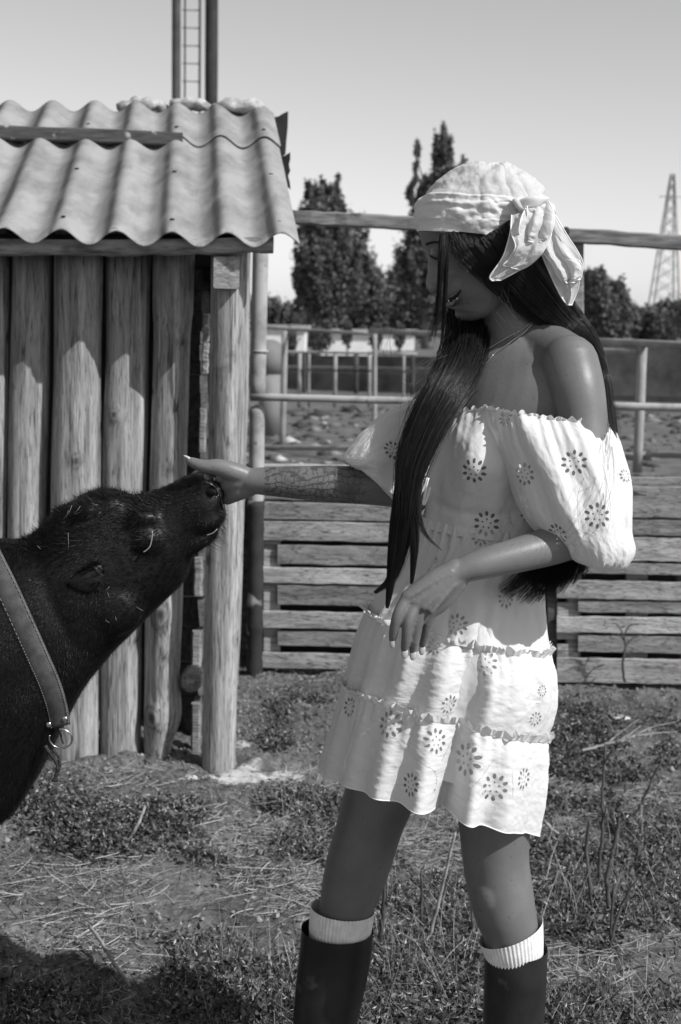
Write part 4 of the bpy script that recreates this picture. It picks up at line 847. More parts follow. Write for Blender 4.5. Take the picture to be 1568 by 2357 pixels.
# ---- cloth
def cloth_mat(name, base=.68, trans=.12, sheer=0., bump=.0009):
    m = bpy.data.materials.new(name); m.use_nodes = True; t = m.node_tree; N = t.nodes; L = t.links
    b = N['Principled BSDF']; b.inputs['Roughness'].default_value = .9; b.inputs['Specular IOR Level'].default_value = .15
    tc = N.new('ShaderNodeTexCoord')
    n1 = N.new('ShaderNodeTexNoise'); n1.inputs['Scale'].default_value = 38; n1.inputs['Detail'].default_value = 7; n1.inputs['Distortion'].default_value = .8; L.new(tc.outputs['Object'], n1.inputs['Vector'])
    at = N.new('ShaderNodeAttribute'); at.attribute_name = 'eyelet'; sx = N.new('ShaderNodeSeparateXYZ'); L.new(at.outputs['Vector'], sx.inputs[0])
    def mth(op, a, b_=None, c=None):
        x = N.new('ShaderNodeMath'); x.operation = op
        for i, q in enumerate((a, b_, c)):
            if q is None: continue
            if isinstance(q, (int,float)): x.inputs[i].default_value = q
            else: L.new(q, x.inputs[i])
        return x.outputs[0]
    X, Y = sx.outputs[0], sx.outputs[1]
    r = mth('SQRT', mth('ADD', mth('MULTIPLY',X,X), mth('MULTIPLY',Y,Y))); th = mth('ARCTAN2', Y, X)
    def ring(n, rad, a, b_, ph, k):   # n petal holes on a ring; returns distance-like value, <1 inside
        sec = 2*math.pi/n
        u = mth('SUBTRACT', mth('MODULO', mth('ADD', th, 20*math.pi/1+ph), sec), sec/2)
        du = mth('DIVIDE', mth('MULTIPLY', mth('SINE', u), r), b_); dr = mth('DIVIDE', mth('SUBTRACT', mth('MULTIPLY', mth('COSINE', u), r), rad), a)
        return mth('SQRT', mth('ADD', mth('MULTIPLY',du,du), mth('MULTIPLY',dr,dr)))
    d1 = ring(10, .78, .195, .125, .0, 0); d2 = ring(5, .34, .075, .06, .4, 0)
    d = mth('MINIMUM', d1, mth('MULTIPLY', d2, 1.0))
    hole = mth('LESS_THAN', d, 1.0)
    rim = mth('MULTIPLY', mth('SMOOTHSTEP' if False else 'LESS_THAN', d, 1.55), mth('SUBTRACT', 1.0, hole))
    hm = mth('ADD', mth('MULTIPLY', n1.outputs['Fac'], .55), mth('MULTIPLY', rim, .35))
    bp = N.new('ShaderNodeBump'); bp.inputs['Strength'].default_value = .8; bp.inputs['Distance'].default_value = bump*4; L.new(hm, bp.inputs['Height']); L.new(bp.outputs[0], b.inputs['Normal'])
    b.inputs['Base Color'].default_value = (base,)*3+(1,)
    tr = N.new('ShaderNodeBsdfTranslucent'); tr.inputs[0].default_value = (base,)*3+(1,)
    m1 = N.new('ShaderNodeMixShader'); m1.inputs[0].default_value = trans; L.new(b.outputs[0], m1.inputs[1]); L.new(tr.outputs[0], m1.inputs[2])
    tp = N.new('ShaderNodeBsdfTransparent'); m2 = N.new('ShaderNodeMixShader'); L.new(m1.outputs[0], m2.inputs[1]); L.new(tp.outputs[0], m2.inputs[2])
    hole = mth('MULTIPLY', hole, .82)
    fac = mth('MAXIMUM', hole, sheer) if not sheer else mth('MAXIMUM', hole, mth('MULTIPLY', mth('SUBTRACT', 1.15, n1.outputs['Fac']), sheer))
    L.new(fac, m2.inputs[0]); L.new(m2.outputs[0], N['Material Output'].inputs[0]); return m
cloth = cloth_mat('white_cotton')
hem_m = M('white_hem', .76, rough=.9, spec=.1)
def vnormals(V, F):
    n = np.zeros_like(V); F = np.asarray(F)
    fn = np.cross(V[F[:,2]]-V[F[:,0]], V[F[:,3]]-V[F[:,1]])
    for c in range(4): np.add.at(n, F[:,c], fn)
    return n/(np.linalg.norm(n,axis=1)[:,None]+1e-12)
def eyelets(o, V, F, flowers, R=.024):
    n = vnormals(V, F); pr = proj(V); my = V[:,1].mean(); E = np.full((len(V),3), 10.); best = np.full(len(V), 9e9)
    for f in flowers:
        u, v = f[0], f[1]; Rr = f[2]/1400. if len(f) > 2 else R
        d = (pr[:,0]-u)**2+(pr[:,1]-v)**2 + np.where(V[:,1] > my+.03, 1e6, 0); i = int(np.argmin(d)); c = V[i]; nn = n[i].copy()
        # average normal round the flower
        m = np.linalg.norm(V-c,axis=1) < Rr; nn = n[m].mean(0); nn /= np.linalg.norm(nn)+1e-9
        t1 = np.cross([0,0,1.], nn); t1 /= np.linalg.norm(t1)+1e-9; t2 = np.cross(nn, t1)
        D = V-c; dist = np.linalg.norm(D,axis=1); sel = (dist < best) & (dist < Rr*2.2); best[sel] = dist[sel]
        E[sel,0] = (D[sel]@t1)/Rr; E[sel,1] = (D[sel]@t2)/Rr
    a = o.data.attributes.new('eyelet','FLOAT_VECTOR','POINT'); a.data.foreach_set('vector', E.astype(np.float32).ravel())
def pfold(th, seed, n, w=0.):      # irregular folds round a ring: periodic, -1..1
    rs = np.random.RandomState(seed); out = np.zeros(np.broadcast(th, w).shape if not np.isscalar(w) else th.shape); tot = 0
    for i in range(7):
        f = max(2, int(round(n*(.55+.9*rs.rand())))); a = rs.rand()*.7+.4; out = out + a*np.cos(f*th + rs.rand()*6.28 + w*rs.uniform(-1,1)*2); tot += a
    return out/tot*1.9
def tier(name, rows, k, m, fold, flowers, mat=cloth, lift=0., parent=None, wr=.0009, seed=0, keep=False, open_=True):
    """rows: (Lu,Lv,Ru,Rv,Y,halfdepth,liftfront)"""
    A = np.array([list(P(a,b,Y))+list(P(c,d,Y))+[h,lf] for a,b,c,d,Y,h,lf in rows]); A = cr(A, m)
    th = np.arange(k)*2*math.pi/k; t = np.linspace(0,1,m)[:,None]; TH = th[None]*np.ones((m,1))
    c = (A[:,:3]+A[:,3:6])/2; a = (A[:,3:6]-A[:,:3])/2
    f = fold(TH, t)
    cs = np.cos(TH); sn = np.sin(TH)
    V = c[:,None] + a[:,None]*(cs*(1+f))[...,None] + np.array([0,-1.,0])*(sn*(1+f*1.25)*A[:,6][:,None])[...,None]
    V[...,2] += np.maximum(sn,0)*A[:,7][:,None]
    V, F = grid_vf(V, True)
    n = vnormals(V, F)
    dsp = wr*fbm2(TH.ravel()*6+seed, np.broadcast_to(t, TH.shape).ravel()*9+seed*3, 1.3, 4, seed)
    env = 1.0
    V = V + n*dsp[:,None]
    o = mesh(name, V, F, mat, parent or dress)
    eyelets(o, V, F, flowers)
    return V, F, o
dress = mesh('dress', *tube_vf([P(1040,1183,2.32),P(1100,1205,2.315),P(1160,1228,2.32)], .0015, 6), hem_m, woman)   # waist seam piping
dress['_base'] = list(WB)
gauss = lambda x, c, s: np.exp(-((x-c)/s)**2)
def ring_pts(V, k, m, row): return V.reshape(m, k, 3)[row]
def ruffle(name, ring, hgt, amp, n, seed, out=.006):
    k = len(ring); kk = 900; idx = np.linspace(0, k, kk, endpoint=False); i0 = idx.astype(int)%k; i1 = (i0+1)%k; f = (idx-idx.astype(int))[:,None]
    r = ring[i0]*(1-f)+ring[i1]*f; c = r.mean(0); d = r-c; d[:,2] = 0; d /= np.linalg.norm(d,axis=1)[:,None]
    th = np.arange(kk)*2*math.pi/kk; g = pfold(th, seed, n); g2 = pfold(th, seed+5, int(n*.7))
    rows = []
    for s in np.linspace(0,1,6):
        rows.append(r + d*(out*.35+out*s + amp*g*s**.8)[:,None] + np.array([0,0,1.])*(hgt*s*(1+.35*g2) - .004)[:,None])
    V, F = grid_vf(np.array(rows), True); o = mesh(name, V, F, cloth, dress); eyelets(o, V, F, []); return o
# bodice
def f_bod(TH, t):
    g = pfold(TH, 3, 34, t)*.018*np.exp(-t*5) + pfold(TH, 5, 14, t*1.5)*.022
    b1 = .20*gauss(TH, 1.98, .42)*gauss(t, .36, .26); b2 = .14*gauss(TH, 3.0, .40)*gauss(t, .34, .26)
    crease = -.035*gauss(t, .60+.12*np.cos(TH-1.9), .035)*gauss(TH, 1.9, .9)
    return g + b1 + b2 + crease
BV, BF, bod = tier('bodice', [(1012,962,1285,952,2.385,.095,.020),(1000,1000,1290,1010,2.385,.115,.006),(992,1060,1288,1060,2.385,.125,0),(985,1120,1275,1130,2.385,.118,0),(978,1180,1258,1200,2.385,.112,0),(966,1205,1254,1235,2.385,.114,0)], 420, 110, f_bod,
  [(1090,1085,29),(1120,1207,30),(975,1192,22),(1218,1180,22)], seed=2)
# neckline frill
# skirt
def f_t1(TH, t): return pfold(TH, 11, 26, t)*(.024*np.exp(-t*2.2)+.016) + pfold(TH, 12, 10, t)*(.012+.045*t)
VA, FA, o1 = tier('skirt_tier', [(976,1188,1248,1222,2.385,.108,.004),(950,1260,1252,1285,2.385,.125,.006),(893,1345,1250,1372,2.385,.150,.010),(853,1415,1258,1499,2.385,.160,.014)], 520, 90, f_t1,
  [(1108,1236,22),(1000,1300,20),(1050,1437,26),(1165,1375,24),(1262,1440,14),(900,1330,20)], seed=4)
def f_t2(TH, t):
    return pfold(TH, 21, 44, t)*(.016*np.exp(-t*4)) + pfold(TH, 22, 13, t*.6)*(.026+.026*t) - .13*gauss(TH, 1.49, .10)*smooth01(t*1.6)+.045*gauss(TH,1.15,.3)*t+.04*gauss(TH,1.95,.3)*t
VB, FB, o2 = tier('skirt_tier', [(847,1408,1262,1496,2.385,.166,.014),(822,1480,1278,1552,2.385,.180,.020),(806,1545,1278,1622,2.385,.182,.026),(795,1590,1254,1704,2.385,.176,.034)], 620, 100, f_t2,
  [(1115,1527,29),(1003,1487,22),(1033,1622,24),(925,1570,0.1),(1232,1655,18),(1250,1590,14)], seed=6)
def f_t3(TH, t):
    return pfold(TH, 31, 56, t)*(.018*np.exp(-t*3.5)) + pfold(TH, 32, 14, t*.6)*(.024+.036*t) - .17*gauss(TH, 1.49, .10)*(.6+.4*t) + .05*gauss(TH,1.15,.3)+.04*gauss(TH,1.95,.3)
VC, FC, o3 = tier('skirt_tier', [(793,1582,1258,1698,2.385,.182,.034),(775,1650,1260,1752,2.385,.192,.042),(756,1722,1254,1830,2.385,.196,.052),(741,1782,1238,1915,2.385,.196,.050)], 700, 120, f_t3,
  [(895,1667,32),(945,1806,28),(1073,1748,38),(1136,1812,34),(1005,1706,30),(806,1628,24),(1205,1792,26),(1248,1826,18)], seed=8)
f_ln = lambda TH, t: pfold(TH, 61, 11, t)*.02 - .08*gauss(TH,1.49,.14)*smooth01(t*2-.6)
VL, FL, ol = tier('lining', [(985,1190,1240,1222,2.385,.100,.004),(893,1350,1242,1380,2.385,.143,.012),(836,1500,1272,1545,2.385,.172,.020),(806,1600,1250,1700,2.385,.176,.034),(780,1722,1228,1858,2.385,.184,.050)], 300, 90, f_ln, [], seed=9)
ruffle('ruffle', ring_pts(VB, 620, 100, 0), .011, .004, 80, 1, .006); ruffle('ruffle', ring_pts(VC, 700, 120, 0), .012, .0045, 95, 2, .006)
hr = ring_pts(VC, 700, 120, 119); V,F = tube_vf(np.vstack([hr, hr[:1]])[::2], .0010, 6, cap=False); mesh('hem', V, F, hem_m, dress)
# sleeves
def f_sl(TH, t): return pfold(TH, 41, 30, t)*(.035*np.exp(-t*6)+.03*np.exp(-(1-t)*7)) + pfold(TH, 42, 8, t*2.5)*.06
VS, FS, sl_ = tier('sleeve', [(1122,938,1402,972,2.30,.084,0),(1128,985,1418,1005,2.288,.104,0),(1146,1045,1432,1050,2.275,.113,0),(1168,1100,1450,1105,2.265,.116,0),(1192,1160,1452,1165,2.255,.118,0),(1214,1200,1452,1215,2.25,.112,0),(1244,1236,1459,1262,2.245,.100,0),(1276,1264,1440,1300,2.24,.080,0),(1305,1280,1400,1314,2.235,.045,0)], 520, 150, f_sl,
  [(1165,962,20),(1322,1064,29),(1376,1188,29),(1208,1090,26),(1285,1228,24),(1440,1094,16)], seed=12)
def f_sr(TH, t): return pfold(TH, 51, 22, t)*(.03*np.exp(-t*6)+.04*np.exp(-(1-t)*6)) + pfold(TH, 52, 6, t*2)*.05
VR, FR_, sr_ = tier('sleeve', [(1015,1120,985,912,2.50,.07,0),(985,1158,952,922,2.47,.095,0),(950,1180,915,938,2.44,.108,0),(915,1170,872,962,2.415,.108,0),(890,1140,836,992,2.395,.098,0),(868,1108,806,1025,2.385,.080,0),(846,1084,790,1052,2.375,.055,0),(848,1078,800,1062,2.375,.036,0)], 420, 110, f_sr, [(905,1035,24)], seed=14)
ruffle('cuff', ring_pts(VR, 420, 110, 109), .006, .003, 30, 7, .004)
# gathered neckline: elastic edge round bodice front and sleeve
for V_, k_, m_, nm in ((VS,520,150,'neckline'),(BV,420,110,'neckline')): ruffle(nm, ring_pts(V_, k_, m_, 0), .007, .0028, 60, 9, .002)
# bodice tie
for pts in ([(1004,1010),(985,1070),(968,1120),(957,1135),(965,1140),(985,1100)],[(985,1100),(980,1130),(975,1160),(982,1150),(990,1120)]):
    q = cr([tuple(P(u,v,2.30)) for u,v in pts], 30); V,F = tube_vf(q, .0028, 7); mesh('tie', V, F, hem_m, dress)
# ---- socks and boots
def rings(name, rows, k, m, mat, parent, ribs=0, ra=.0, jag=0.):
    A = cr(np.array([list(P(a,b,Y))+list(P(c,d,Y))+[h] for a,b,c,d,Y,h in rows]), m); th = np.arange(k)*2*math.pi/k
    c = (A[:,:3]+A[:,3:6])/2; a = (A[:,3:6]-A[:,:3])/2; rib = 1+ra*np.cos(ribs*th) if ribs else np.ones(k)
    V = c[:,None] + a[:,None]*(np.cos(th)*rib)[None,:,None] + np.array([0,-1.,0])*((np.sin(th)*rib)[None]*A[:,6][:,None])[...,None]
    if jag: V[0,:,2] += jag*np.cos(ribs*th)
    Vf, F = grid_vf(V, True); return mesh(name, Vf, F, mat, parent), V
sock_m = M('white_rib_knit', lo=.62, hi=.78, scale=60, rough=.95, spec=.05, bump=.001, bscale=300)
boot_m = M('black_rubber', lo=.007, hi=.022, scale=9, rough=.40, spec=.42, bump=.003, bscale=9, spots=(16,.66,.06))
trim_m = M('boot_edge_line', .20, rough=.4)
rings('sock', [(716,2084,862,2098,2.506,0.0559),(713,2115,857,2128,2.507,0.0564),(712,2150,853,2160,2.509,0.0553),(712,2200,850,2210,2.510,0.0553)], 300, 24, sock_m, woman, 52, .013, .0009)
rings('sock', [(1104,2170,1249,2114,2.333,.0555),(1113,2195,1250,2160,2.335,.0545),(1120,2215,1250,2195,2.337,.051),(1122,2260,1250,2250,2.34,.05)], 300, 24, sock_m, woman, 50, .010, .0004)
def boot(rows, foot, label=None):
    b, V = rings('boot', rows, 60, 40, boot_m, woman)
    top = V[0]; th_ring = np.vstack([top, top[:1]]); Vt,Ft = tube_vf(th_ring, .0034, 8, cap=False); mesh('rim', Vt, Ft, boot_m, b)
    r2 = np.vstack([V[2], V[2][:1]]) ; c = r2.mean(0); d = r2-c; d[:,2]=0; d /= np.linalg.norm(d,axis=1)[:,None]; Vt,Ft = tube_vf(r2+d*.0008, .0011, 6, cap=False); mesh('edge_line', Vt, Ft, trim_m, b)
    Vf,Ff = caps_vf(foot, 20); m = Vf[:,2] < .012; Vf[m,2] = .006; mesh('boot_foot', Vf, Ff, boot_m, b)
    b.data.vertices.foreach_get
    return b
def zp(u, v, Y): return P(u,v,Y)
b1 = boot([(694,2134,860,2142,2.510,0.0656),(691,2175,857,2182,2.510,0.0646),(684,2240,846,2250,2.512,0.0625),(676,2330,826,2340,2.515,0.0594),(672,2440,806,2450,2.520,0.0533),(676,2560,790,2570,2.525,0.0471),(674,2650,784,2655,2.530,0.0471)],
   [tuple(P(735,2590,2.53))+(.046,), (P(735,2610,2.53)[0]-.02,2.52,.055,.048), (P(735,2610,2.53)[0]-.10,2.49,.045,.042), (P(735,2610,2.53)[0]-.17,2.47,.038,.036)])
b2 = boot([(1114,2186,1260,2180,2.34,.0560),(1115,2225,1259,2220,2.34,.0555),(1114,2290,1256,2288,2.343,.055),(1112,2380,1250,2380,2.347,.053),(1116,2480,1238,2480,2.352,.047),(1122,2600,1230,2600,2.356,.042),(1120,2700,1234,2700,2.36,.043)],
   [tuple(P(1178,2660,2.36))+(.043,), (P(1178,2660,2.36)[0]-.02,2.34,.05,.046), (P(1178,2660,2.36)[0]-.08,2.27,.042,.041), (P(1178,2660,2.36)[0]-.12,2.21,.038,.035)])
# ---- headscarf
scarf_m = cloth_mat('sheer_white_scarf', .70, .30, .20, .0012); scarf_op = cloth_mat('white_scarf_band', .68, .15, 0., .0010)
SR = [((961,533),(1232,556),.0840),((960,505),(1250,530),.0875),((964,476),(1262,500),.0885),((972,458),(1264,478),.0870),((990,436),(1256,452),.0820),((1018,412),(1238,424),.0720),((1052,390),(1208,400),.0555),((1085,378),(1172,382),.034),((1110,375),(1145,376),.014)]
A = cr(np.array([list(P(*f,2.385))+list(P(*b,2.385))+[w_] for f,b,w_ in SR]), 140); k = 360; th = np.arange(k)*2*math.pi/k; TH = th[None]*np.ones((140,1)); t = np.linspace(0,1,140)[:,None]*np.ones((1,k))
c = (A[:,:3]+A[:,3:6])/2; a = (A[:,:3]-A[:,3:6])/2
V = c[:,None] + a[:,None]*np.cos(TH)[...,None] + np.array([0,-1.,0])*(np.sin(TH)*A[:,6][:,None])[...,None]
ctr = P(1120,520,2.385); n = V-ctr; n /= np.linalg.norm(n,axis=2)[...,None]
side = np.abs(TH-math.pi)/math.pi           # 1 at the forehead, 0 at the nape: pleats gather towards the knot
tt = t*(1.0) ; conv = .30+ (tt-.30)*(.45+.55*side)
pl = np.sin(conv*46+1.6*np.sin(TH*2)+ .8*fbm2(TH*1.5, t*3, 1.2, 3, 4))
band = smooth01((.42-t)/.06)
dsp = .0018*pl*(.25+.75*(1-side)) + .0032*fbm2(TH*1.3+3, t*6-TH*.8, 1.2, 2, 8) + .0042*band + .0028*gauss(t,.40,.02) - .003*gauss(t,.20+.05*np.sin(TH*2),.025)
prs = proj(V); kx, ky = 1232., 505.; angk = np.arctan2(prs[...,1]-ky, prs[...,0]-kx); dk = np.hypot(prs[...,0]-kx, prs[...,1]-ky)
cre = np.abs(np.sin(angk*8 + 2.2*fbm2(dk*.014, angk*1.8, 1.2, 3, 15)))**.7 - .6
dsp = dsp + (.0046*cre*np.exp(-dk/150.) + .0010*cre)*(t < .93) + .0020*fbm2(prs[...,0]*.03, prs[...,1]*.03, 1.0, 4, 17)
V = V + n*dsp[...,None]
Vf, F = grid_vf(V, True); nb = 58*k
scarf = mesh('headscarf', Vf, F, scarf_op, woman); eyelets(scarf, Vf, F, []); scarf.data.materials.append(scarf_m)
scarf.data.polygons.foreach_set('material_index', (np.arange(len(F))//k > 57).astype(np.int32))
hr = V[0]; Vt,Ft = tube_vf(np.vstack([hr,hr[:1]])[::3], .0012, 6, cap=False); h_ = mesh('hem', Vt, Ft, hem_m, scarf)
def sheet(name, Lp, Rp, amp, n, seed, k=60, m=70, mat=scarf_m):
    a = cr([tuple(P(*p)) for p in Lp], m); b = cr([tuple(P(*p)) for p in Rp], m); s = np.linspace(0,1,k)[None,:,None]; t = np.linspace(0,1,m)[:,None]
    V = a[:,None]*(1-s) + b[:,None]*s; ss = s[...,0]*np.ones((m,1))
    wv = np.sin(ss*n*math.pi+t*2.5+seed) + .5*fbm2(ss*4, t*4*np.ones((1,k)), 1.2, 3, seed)
    V[...,1] -= amp*wv*(.3+.7*t); V[...,0] += amp*.5*np.cos(ss*n*math.pi*1.3+t*3+seed)*t
    Vf, F = grid_vf(V); o = mesh(name, Vf, F, mat, scarf); eyelets(o, Vf, F, [])
    brd = np.vstack([V[:,0], V[-1,1:], V[::-1,-1][1:]]); Vt,Ft = tube_vf(brd[::2], .0011, 6); mesh('hem', Vt, Ft, hem_m, o); return o
scarf['_base'] = list(WB)
for nm in (): pass
def addbase(o): o['_base'] = list(WB); return o
_mesh = mesh
def mesh(name, V, F, mat=None, parent=None, smooth=True, loc=None):     # sub-parts share their thing's origin
    o = _mesh(name, V, F, mat, parent, smooth, loc)
    if parent is not None and parent.get('_base') is not None: o['_base'] = parent['_base']
    return o
sheet('scarf_tail', [(1180,500,2.285),(1172,545,2.275),(1158,592,2.268),(1131,634,2.265),(1134,646,2.266)], [(1264,505,2.29),(1258,560,2.28),(1236,592,2.272),(1196,620,2.268),(1150,645,2.266)], .004, 2.2, 1)
sheet('scarf_tail', [(1178,495,2.28),(1176,535,2.258),(1184,566,2.250),(1172,592,2.256),(1158,610,2.262)], [(1240,480,2.28),(1268,530,2.264),(1250,575,2.255),(1222,606,2.260),(1196,622,2.264)], .006, 3.0, 5)
sheet('scarf_tail', [(1222,500,2.30),(1244,575,2.30),(1272,640,2.305),(1294,684,2.31),(1306,702,2.31)], [(1268,480,2.30),(1304,560,2.30),(1330,620,2.305),(1330,662,2.31),(1314,702,2.31)], .004, 1.8, 2)
sheet('scarf_tail', [(1240,500,2.295),(1256,570,2.285),(1280,625,2.29),(1300,655,2.295)], [(1268,478,2.30),(1304,540,2.29),(1340,600,2.295),(1340,640,2.30)], .005, 2.4, 8)
sheet('scarf_tail', [(1236,540,2.292),(1250,580,2.282),(1270,610,2.28),(1290,640,2.285),(1304,652,2.29)], [(1282,525,2.292),(1312,585,2.28),(1340,606,2.28),(1342,632,2.285),(1322,650,2.29)], .007, 3.6, 11)
sheet('scarf_tail', [(1214,470,2.285),(1200,500,2.262),(1196,530,2.256),(1206,552,2.262)], [(1262,462,2.285),(1276,500,2.262),(1268,545,2.256),(1246,566,2.262)], .008, 4.6, 13)
# knot: bunched folds
mb = MB(); rs = np.random.RandomState(4)
for i,(u,v,a_,b_,rot) in enumerate([(1222,486,.030,.013,.6),(1236,506,.034,.014,1.1),(1214,508,.026,.012,-.4),(1248,482,.024,.012,.2),(1240,532,.028,.013,1.4),(1206,530,.022,.011,1.0),(1228,466,.026,.010,-.2),(1258,512,.022,.011,1.9)]):
    c_ = P(u,v,2.288+.006*rs.randn()); V,F = ell_vf(c_, [(a_*math.cos(rot),0,-a_*math.sin(rot)),(0,.014,0),(b_*math.sin(rot),0,b_*math.cos(rot))], 36, 24)
    V = np.array([p+(p-c_)*(.16*math.sin(n3(p,34,i)*7)) for p in V]); mb.add(V,F)
o = mesh('knot', np.concatenate(mb.V), mb.F, scarf_op, scarf); a_ = o.data.attributes.new('eyelet','FLOAT_VECTOR','POINT'); a_.data.foreach_set('vector', np.full(len(o.data.vertices)*3, 10., np.float32))
for i in range(9):
    u0, v0 = 1205+rs.rand()*50, 470+rs.rand()*60; 
    q = cr([tuple(P(u0,v0,2.270)), tuple(P(u0-18+rs.rand()*30,v0+10+rs.rand()*15,2.266)), tuple(P(u0-30+rs.rand()*40,v0+25+rs.rand()*30,2.270))], 12); V,F = tube_vf(q, .0011, 6); mesh('hem', V, F, hem_m, o)
# ---- necklace
gold = M('fine_chain', .55, rough=.3, metallic=.9)
for pts in ([(1231,737),(1212,750),(1194,763),(1170,775),(1150,787),(1128,800),(1108,808)],[(1228,742),(1206,766),(1188,778),(1165,795),(1140,812),(1128,826),(1112,841)]):
    q = cr([tuple(surf(u,v,.0012,6)) for u,v in pts], 60); V,F = tube_vf(q, .00055*(1+.35*np.sin(np.arange(60)*2.1)), 6); nk = mesh('necklace', V, F, gold, woman)
for u,v in ((1229,738),(1193,763),(1134,818)): V,F = ell_vf(surf(u,v,.0018,6), [(.0018,0,0),(0,.0018,0),(0,0,.0018)], 10, 8); mesh('bead', V, F, gold, nk)

# ---- hair: real strands grown along guide locks
hairm = bpy.data.materials.new('dark_straight_hair'); hairm.use_nodes = True; b = hairm.node_tree.nodes['Principled BSDF']
b.inputs['Base Color'].default_value = (.012,.012,.012,1); b.inputs['Roughness'].default_value = .34; b.inputs['Specular IOR Level'].default_value = .5
hairbase_m = M('hair_mass', .006, rough=.7, spec=.1)
def strands(guide, spread, n, rad, seed, segs=19, clumps=14, tight=.35, wob=.35, taper=.35, lenvar=.12, sq=1.0):
    """guide: (u,v,Y) list; spread: radii in metres along the guide"""
    rs = np.random.RandomState(seed); Gd = cr([tuple(P(*g)) for g in guide], segs); T = np.gradient(Gd, axis=0); T /= np.linalg.norm(T,axis=1)[:,None]; Nn = np.cross(T, [0,1.,0]); Nn /= np.linalg.norm(Nn,axis=1)[:,None]; B = np.cross(T, Nn)
    sp_ = np.interp(np.linspace(0,1,segs), np.linspace(0,1,len(spread)), spread)
    ca = rs.rand(clumps)*6.283; cr_ = np.sqrt(rs.rand(clumps)); CX, CY = cr_*np.cos(ca), cr_*np.sin(ca)*sq
    ci = rs.randint(0, clumps, n); a = rs.rand(n)*6.283; r = np.sqrt(rs.rand(n)); fx, fy = r*np.cos(a), r*np.sin(a)*sq
    t = np.linspace(0,1,segs); mix = np.clip(t*1.1, 0, 1-tight)[None]
    wx = np.zeros((n,segs)); wy = np.zeros((n,segs))
    for j in range(3): 
        ph = rs.rand(clumps)*6.28; ph2 = rs.rand(n)*6.28; wx += .16/(j+1)*np.sin(t[None]*(4+3*j)+ph[ci][:,None]) + .05*np.sin(t[None]*(5+4*j)+ph2[:,None]); wy += .16/(j+1)*np.cos(t[None]*(3+3*j)+ph[ci][:,None]+1)
    ox = (fx[:,None]*(1-mix)+(CX[ci][:,None]+fx[:,None]*.22)*mix + wx*wob)*sp_[None]; oy = (fy[:,None]*(1-mix)+(CY[ci][:,None]+fy[:,None]*.22)*mix + wy*wob*sq)*sp_[None]
    # each strand ends a little short of the guide
    end = 1-lenvar*rs.rand(n)**1.5*1.0; ts = t[None]*end[:,None]*(segs-1); i0 = np.clip(ts.astype(int),0,segs-2); f = (ts-i0)[...,None]
    C_ = Gd[i0]*(1-f)+Gd[i0+1]*f; N_ = Nn[i0]*(1-f)+Nn[i0+1]*f; B_ = B[i0]*(1-f)+B[i0+1]*f
    return C_ + N_*ox[...,None] + B_*oy[...,None], rad*(.75+.5*rs.rand(n)), taper
def strand_mesh(name, groups, mat, parent, k=3):
    Vs, Fs, off = [], [], 0
    for Pn, rad, taper in groups:
        n, s, _ = Pn.shape; T = np.gradient(Pn, axis=1); T /= np.linalg.norm(T,axis=2)[...,None]+1e-9
        ref = np.array([0,1.,0]); S1 = np.cross(T, ref); S1 /= np.linalg.norm(S1,axis=2)[...,None]+1e-9; S2 = np.cross(T, S1)
        rr = rad[:,None]*(1-(1-taper)*np.linspace(0,1,s)[None]**3)
        a = np.arange(k)*2*math.pi/k
        V = Pn[:,:,None] + (S1[:,:,None]*np.cos(a)[None,None,:,None]+S2[:,:,None]*np.sin(a)[None,None,:,None])*rr[:,:,None,None]
        Vs.append(V.reshape(-1,3)); i,j,c_ = np.meshgrid(np.arange(n), np.arange(s-1), np.arange(k), indexing='ij'); b0 = i*s*k+j*k
        Fs.append(np.stack([b0+c_, b0+(c_+1)%k, b0+k+(c_+1)%k, b0+k+c_], -1).reshape(-1,4)+off); off += n*s*k
    return kind(mesh(name, np.concatenate(Vs), np.concatenate(Fs), mat, parent), 'stuff')
hair = mesh('hair', *ring_loft([(P(1035,536,2.385),P(1245,540,2.385),.078),(P(1060,560,2.385),P(1250,575,2.385),.0775),(P(1090,595,2.385),P(1262,620,2.385),.074),(P(1115,630,2.387),P(1272,655,2.39),.069),(P(1135,665,2.395),P(1290,690,2.395),.060),(P(1165,700,2.40),P(1312,725,2.40),.05),(P(1215,730,2.41),P(1335,755,2.405),.038),(P(1290,760,2.40),P(1368,790,2.40),.022)], 40, 40), hairbase_m, woman)
def hmass(rows): V,F = caps_vf([tuple(P(u,v,Y))+(r,) for u,v,Y,r in rows], 16); mesh('lock', V, F, hairbase_m, hair)
hmass([(1092,690,2.47,.036),(1086,760,2.435,.036),(1072,830,2.385,.030),(1036,895,2.335,.022),(990,970,2.29,.013),(960,1050,2.265,.008)])
hmass([(1385,1150,2.41,.026),(1350,1225,2.385,.024),(1315,1262,2.34,.014)])
front = [(1090,670,2.47),(1080,750,2.42),(1066,830,2.355),(1020,915,2.285),(975,1000,2.255),(945,1090,2.240)]
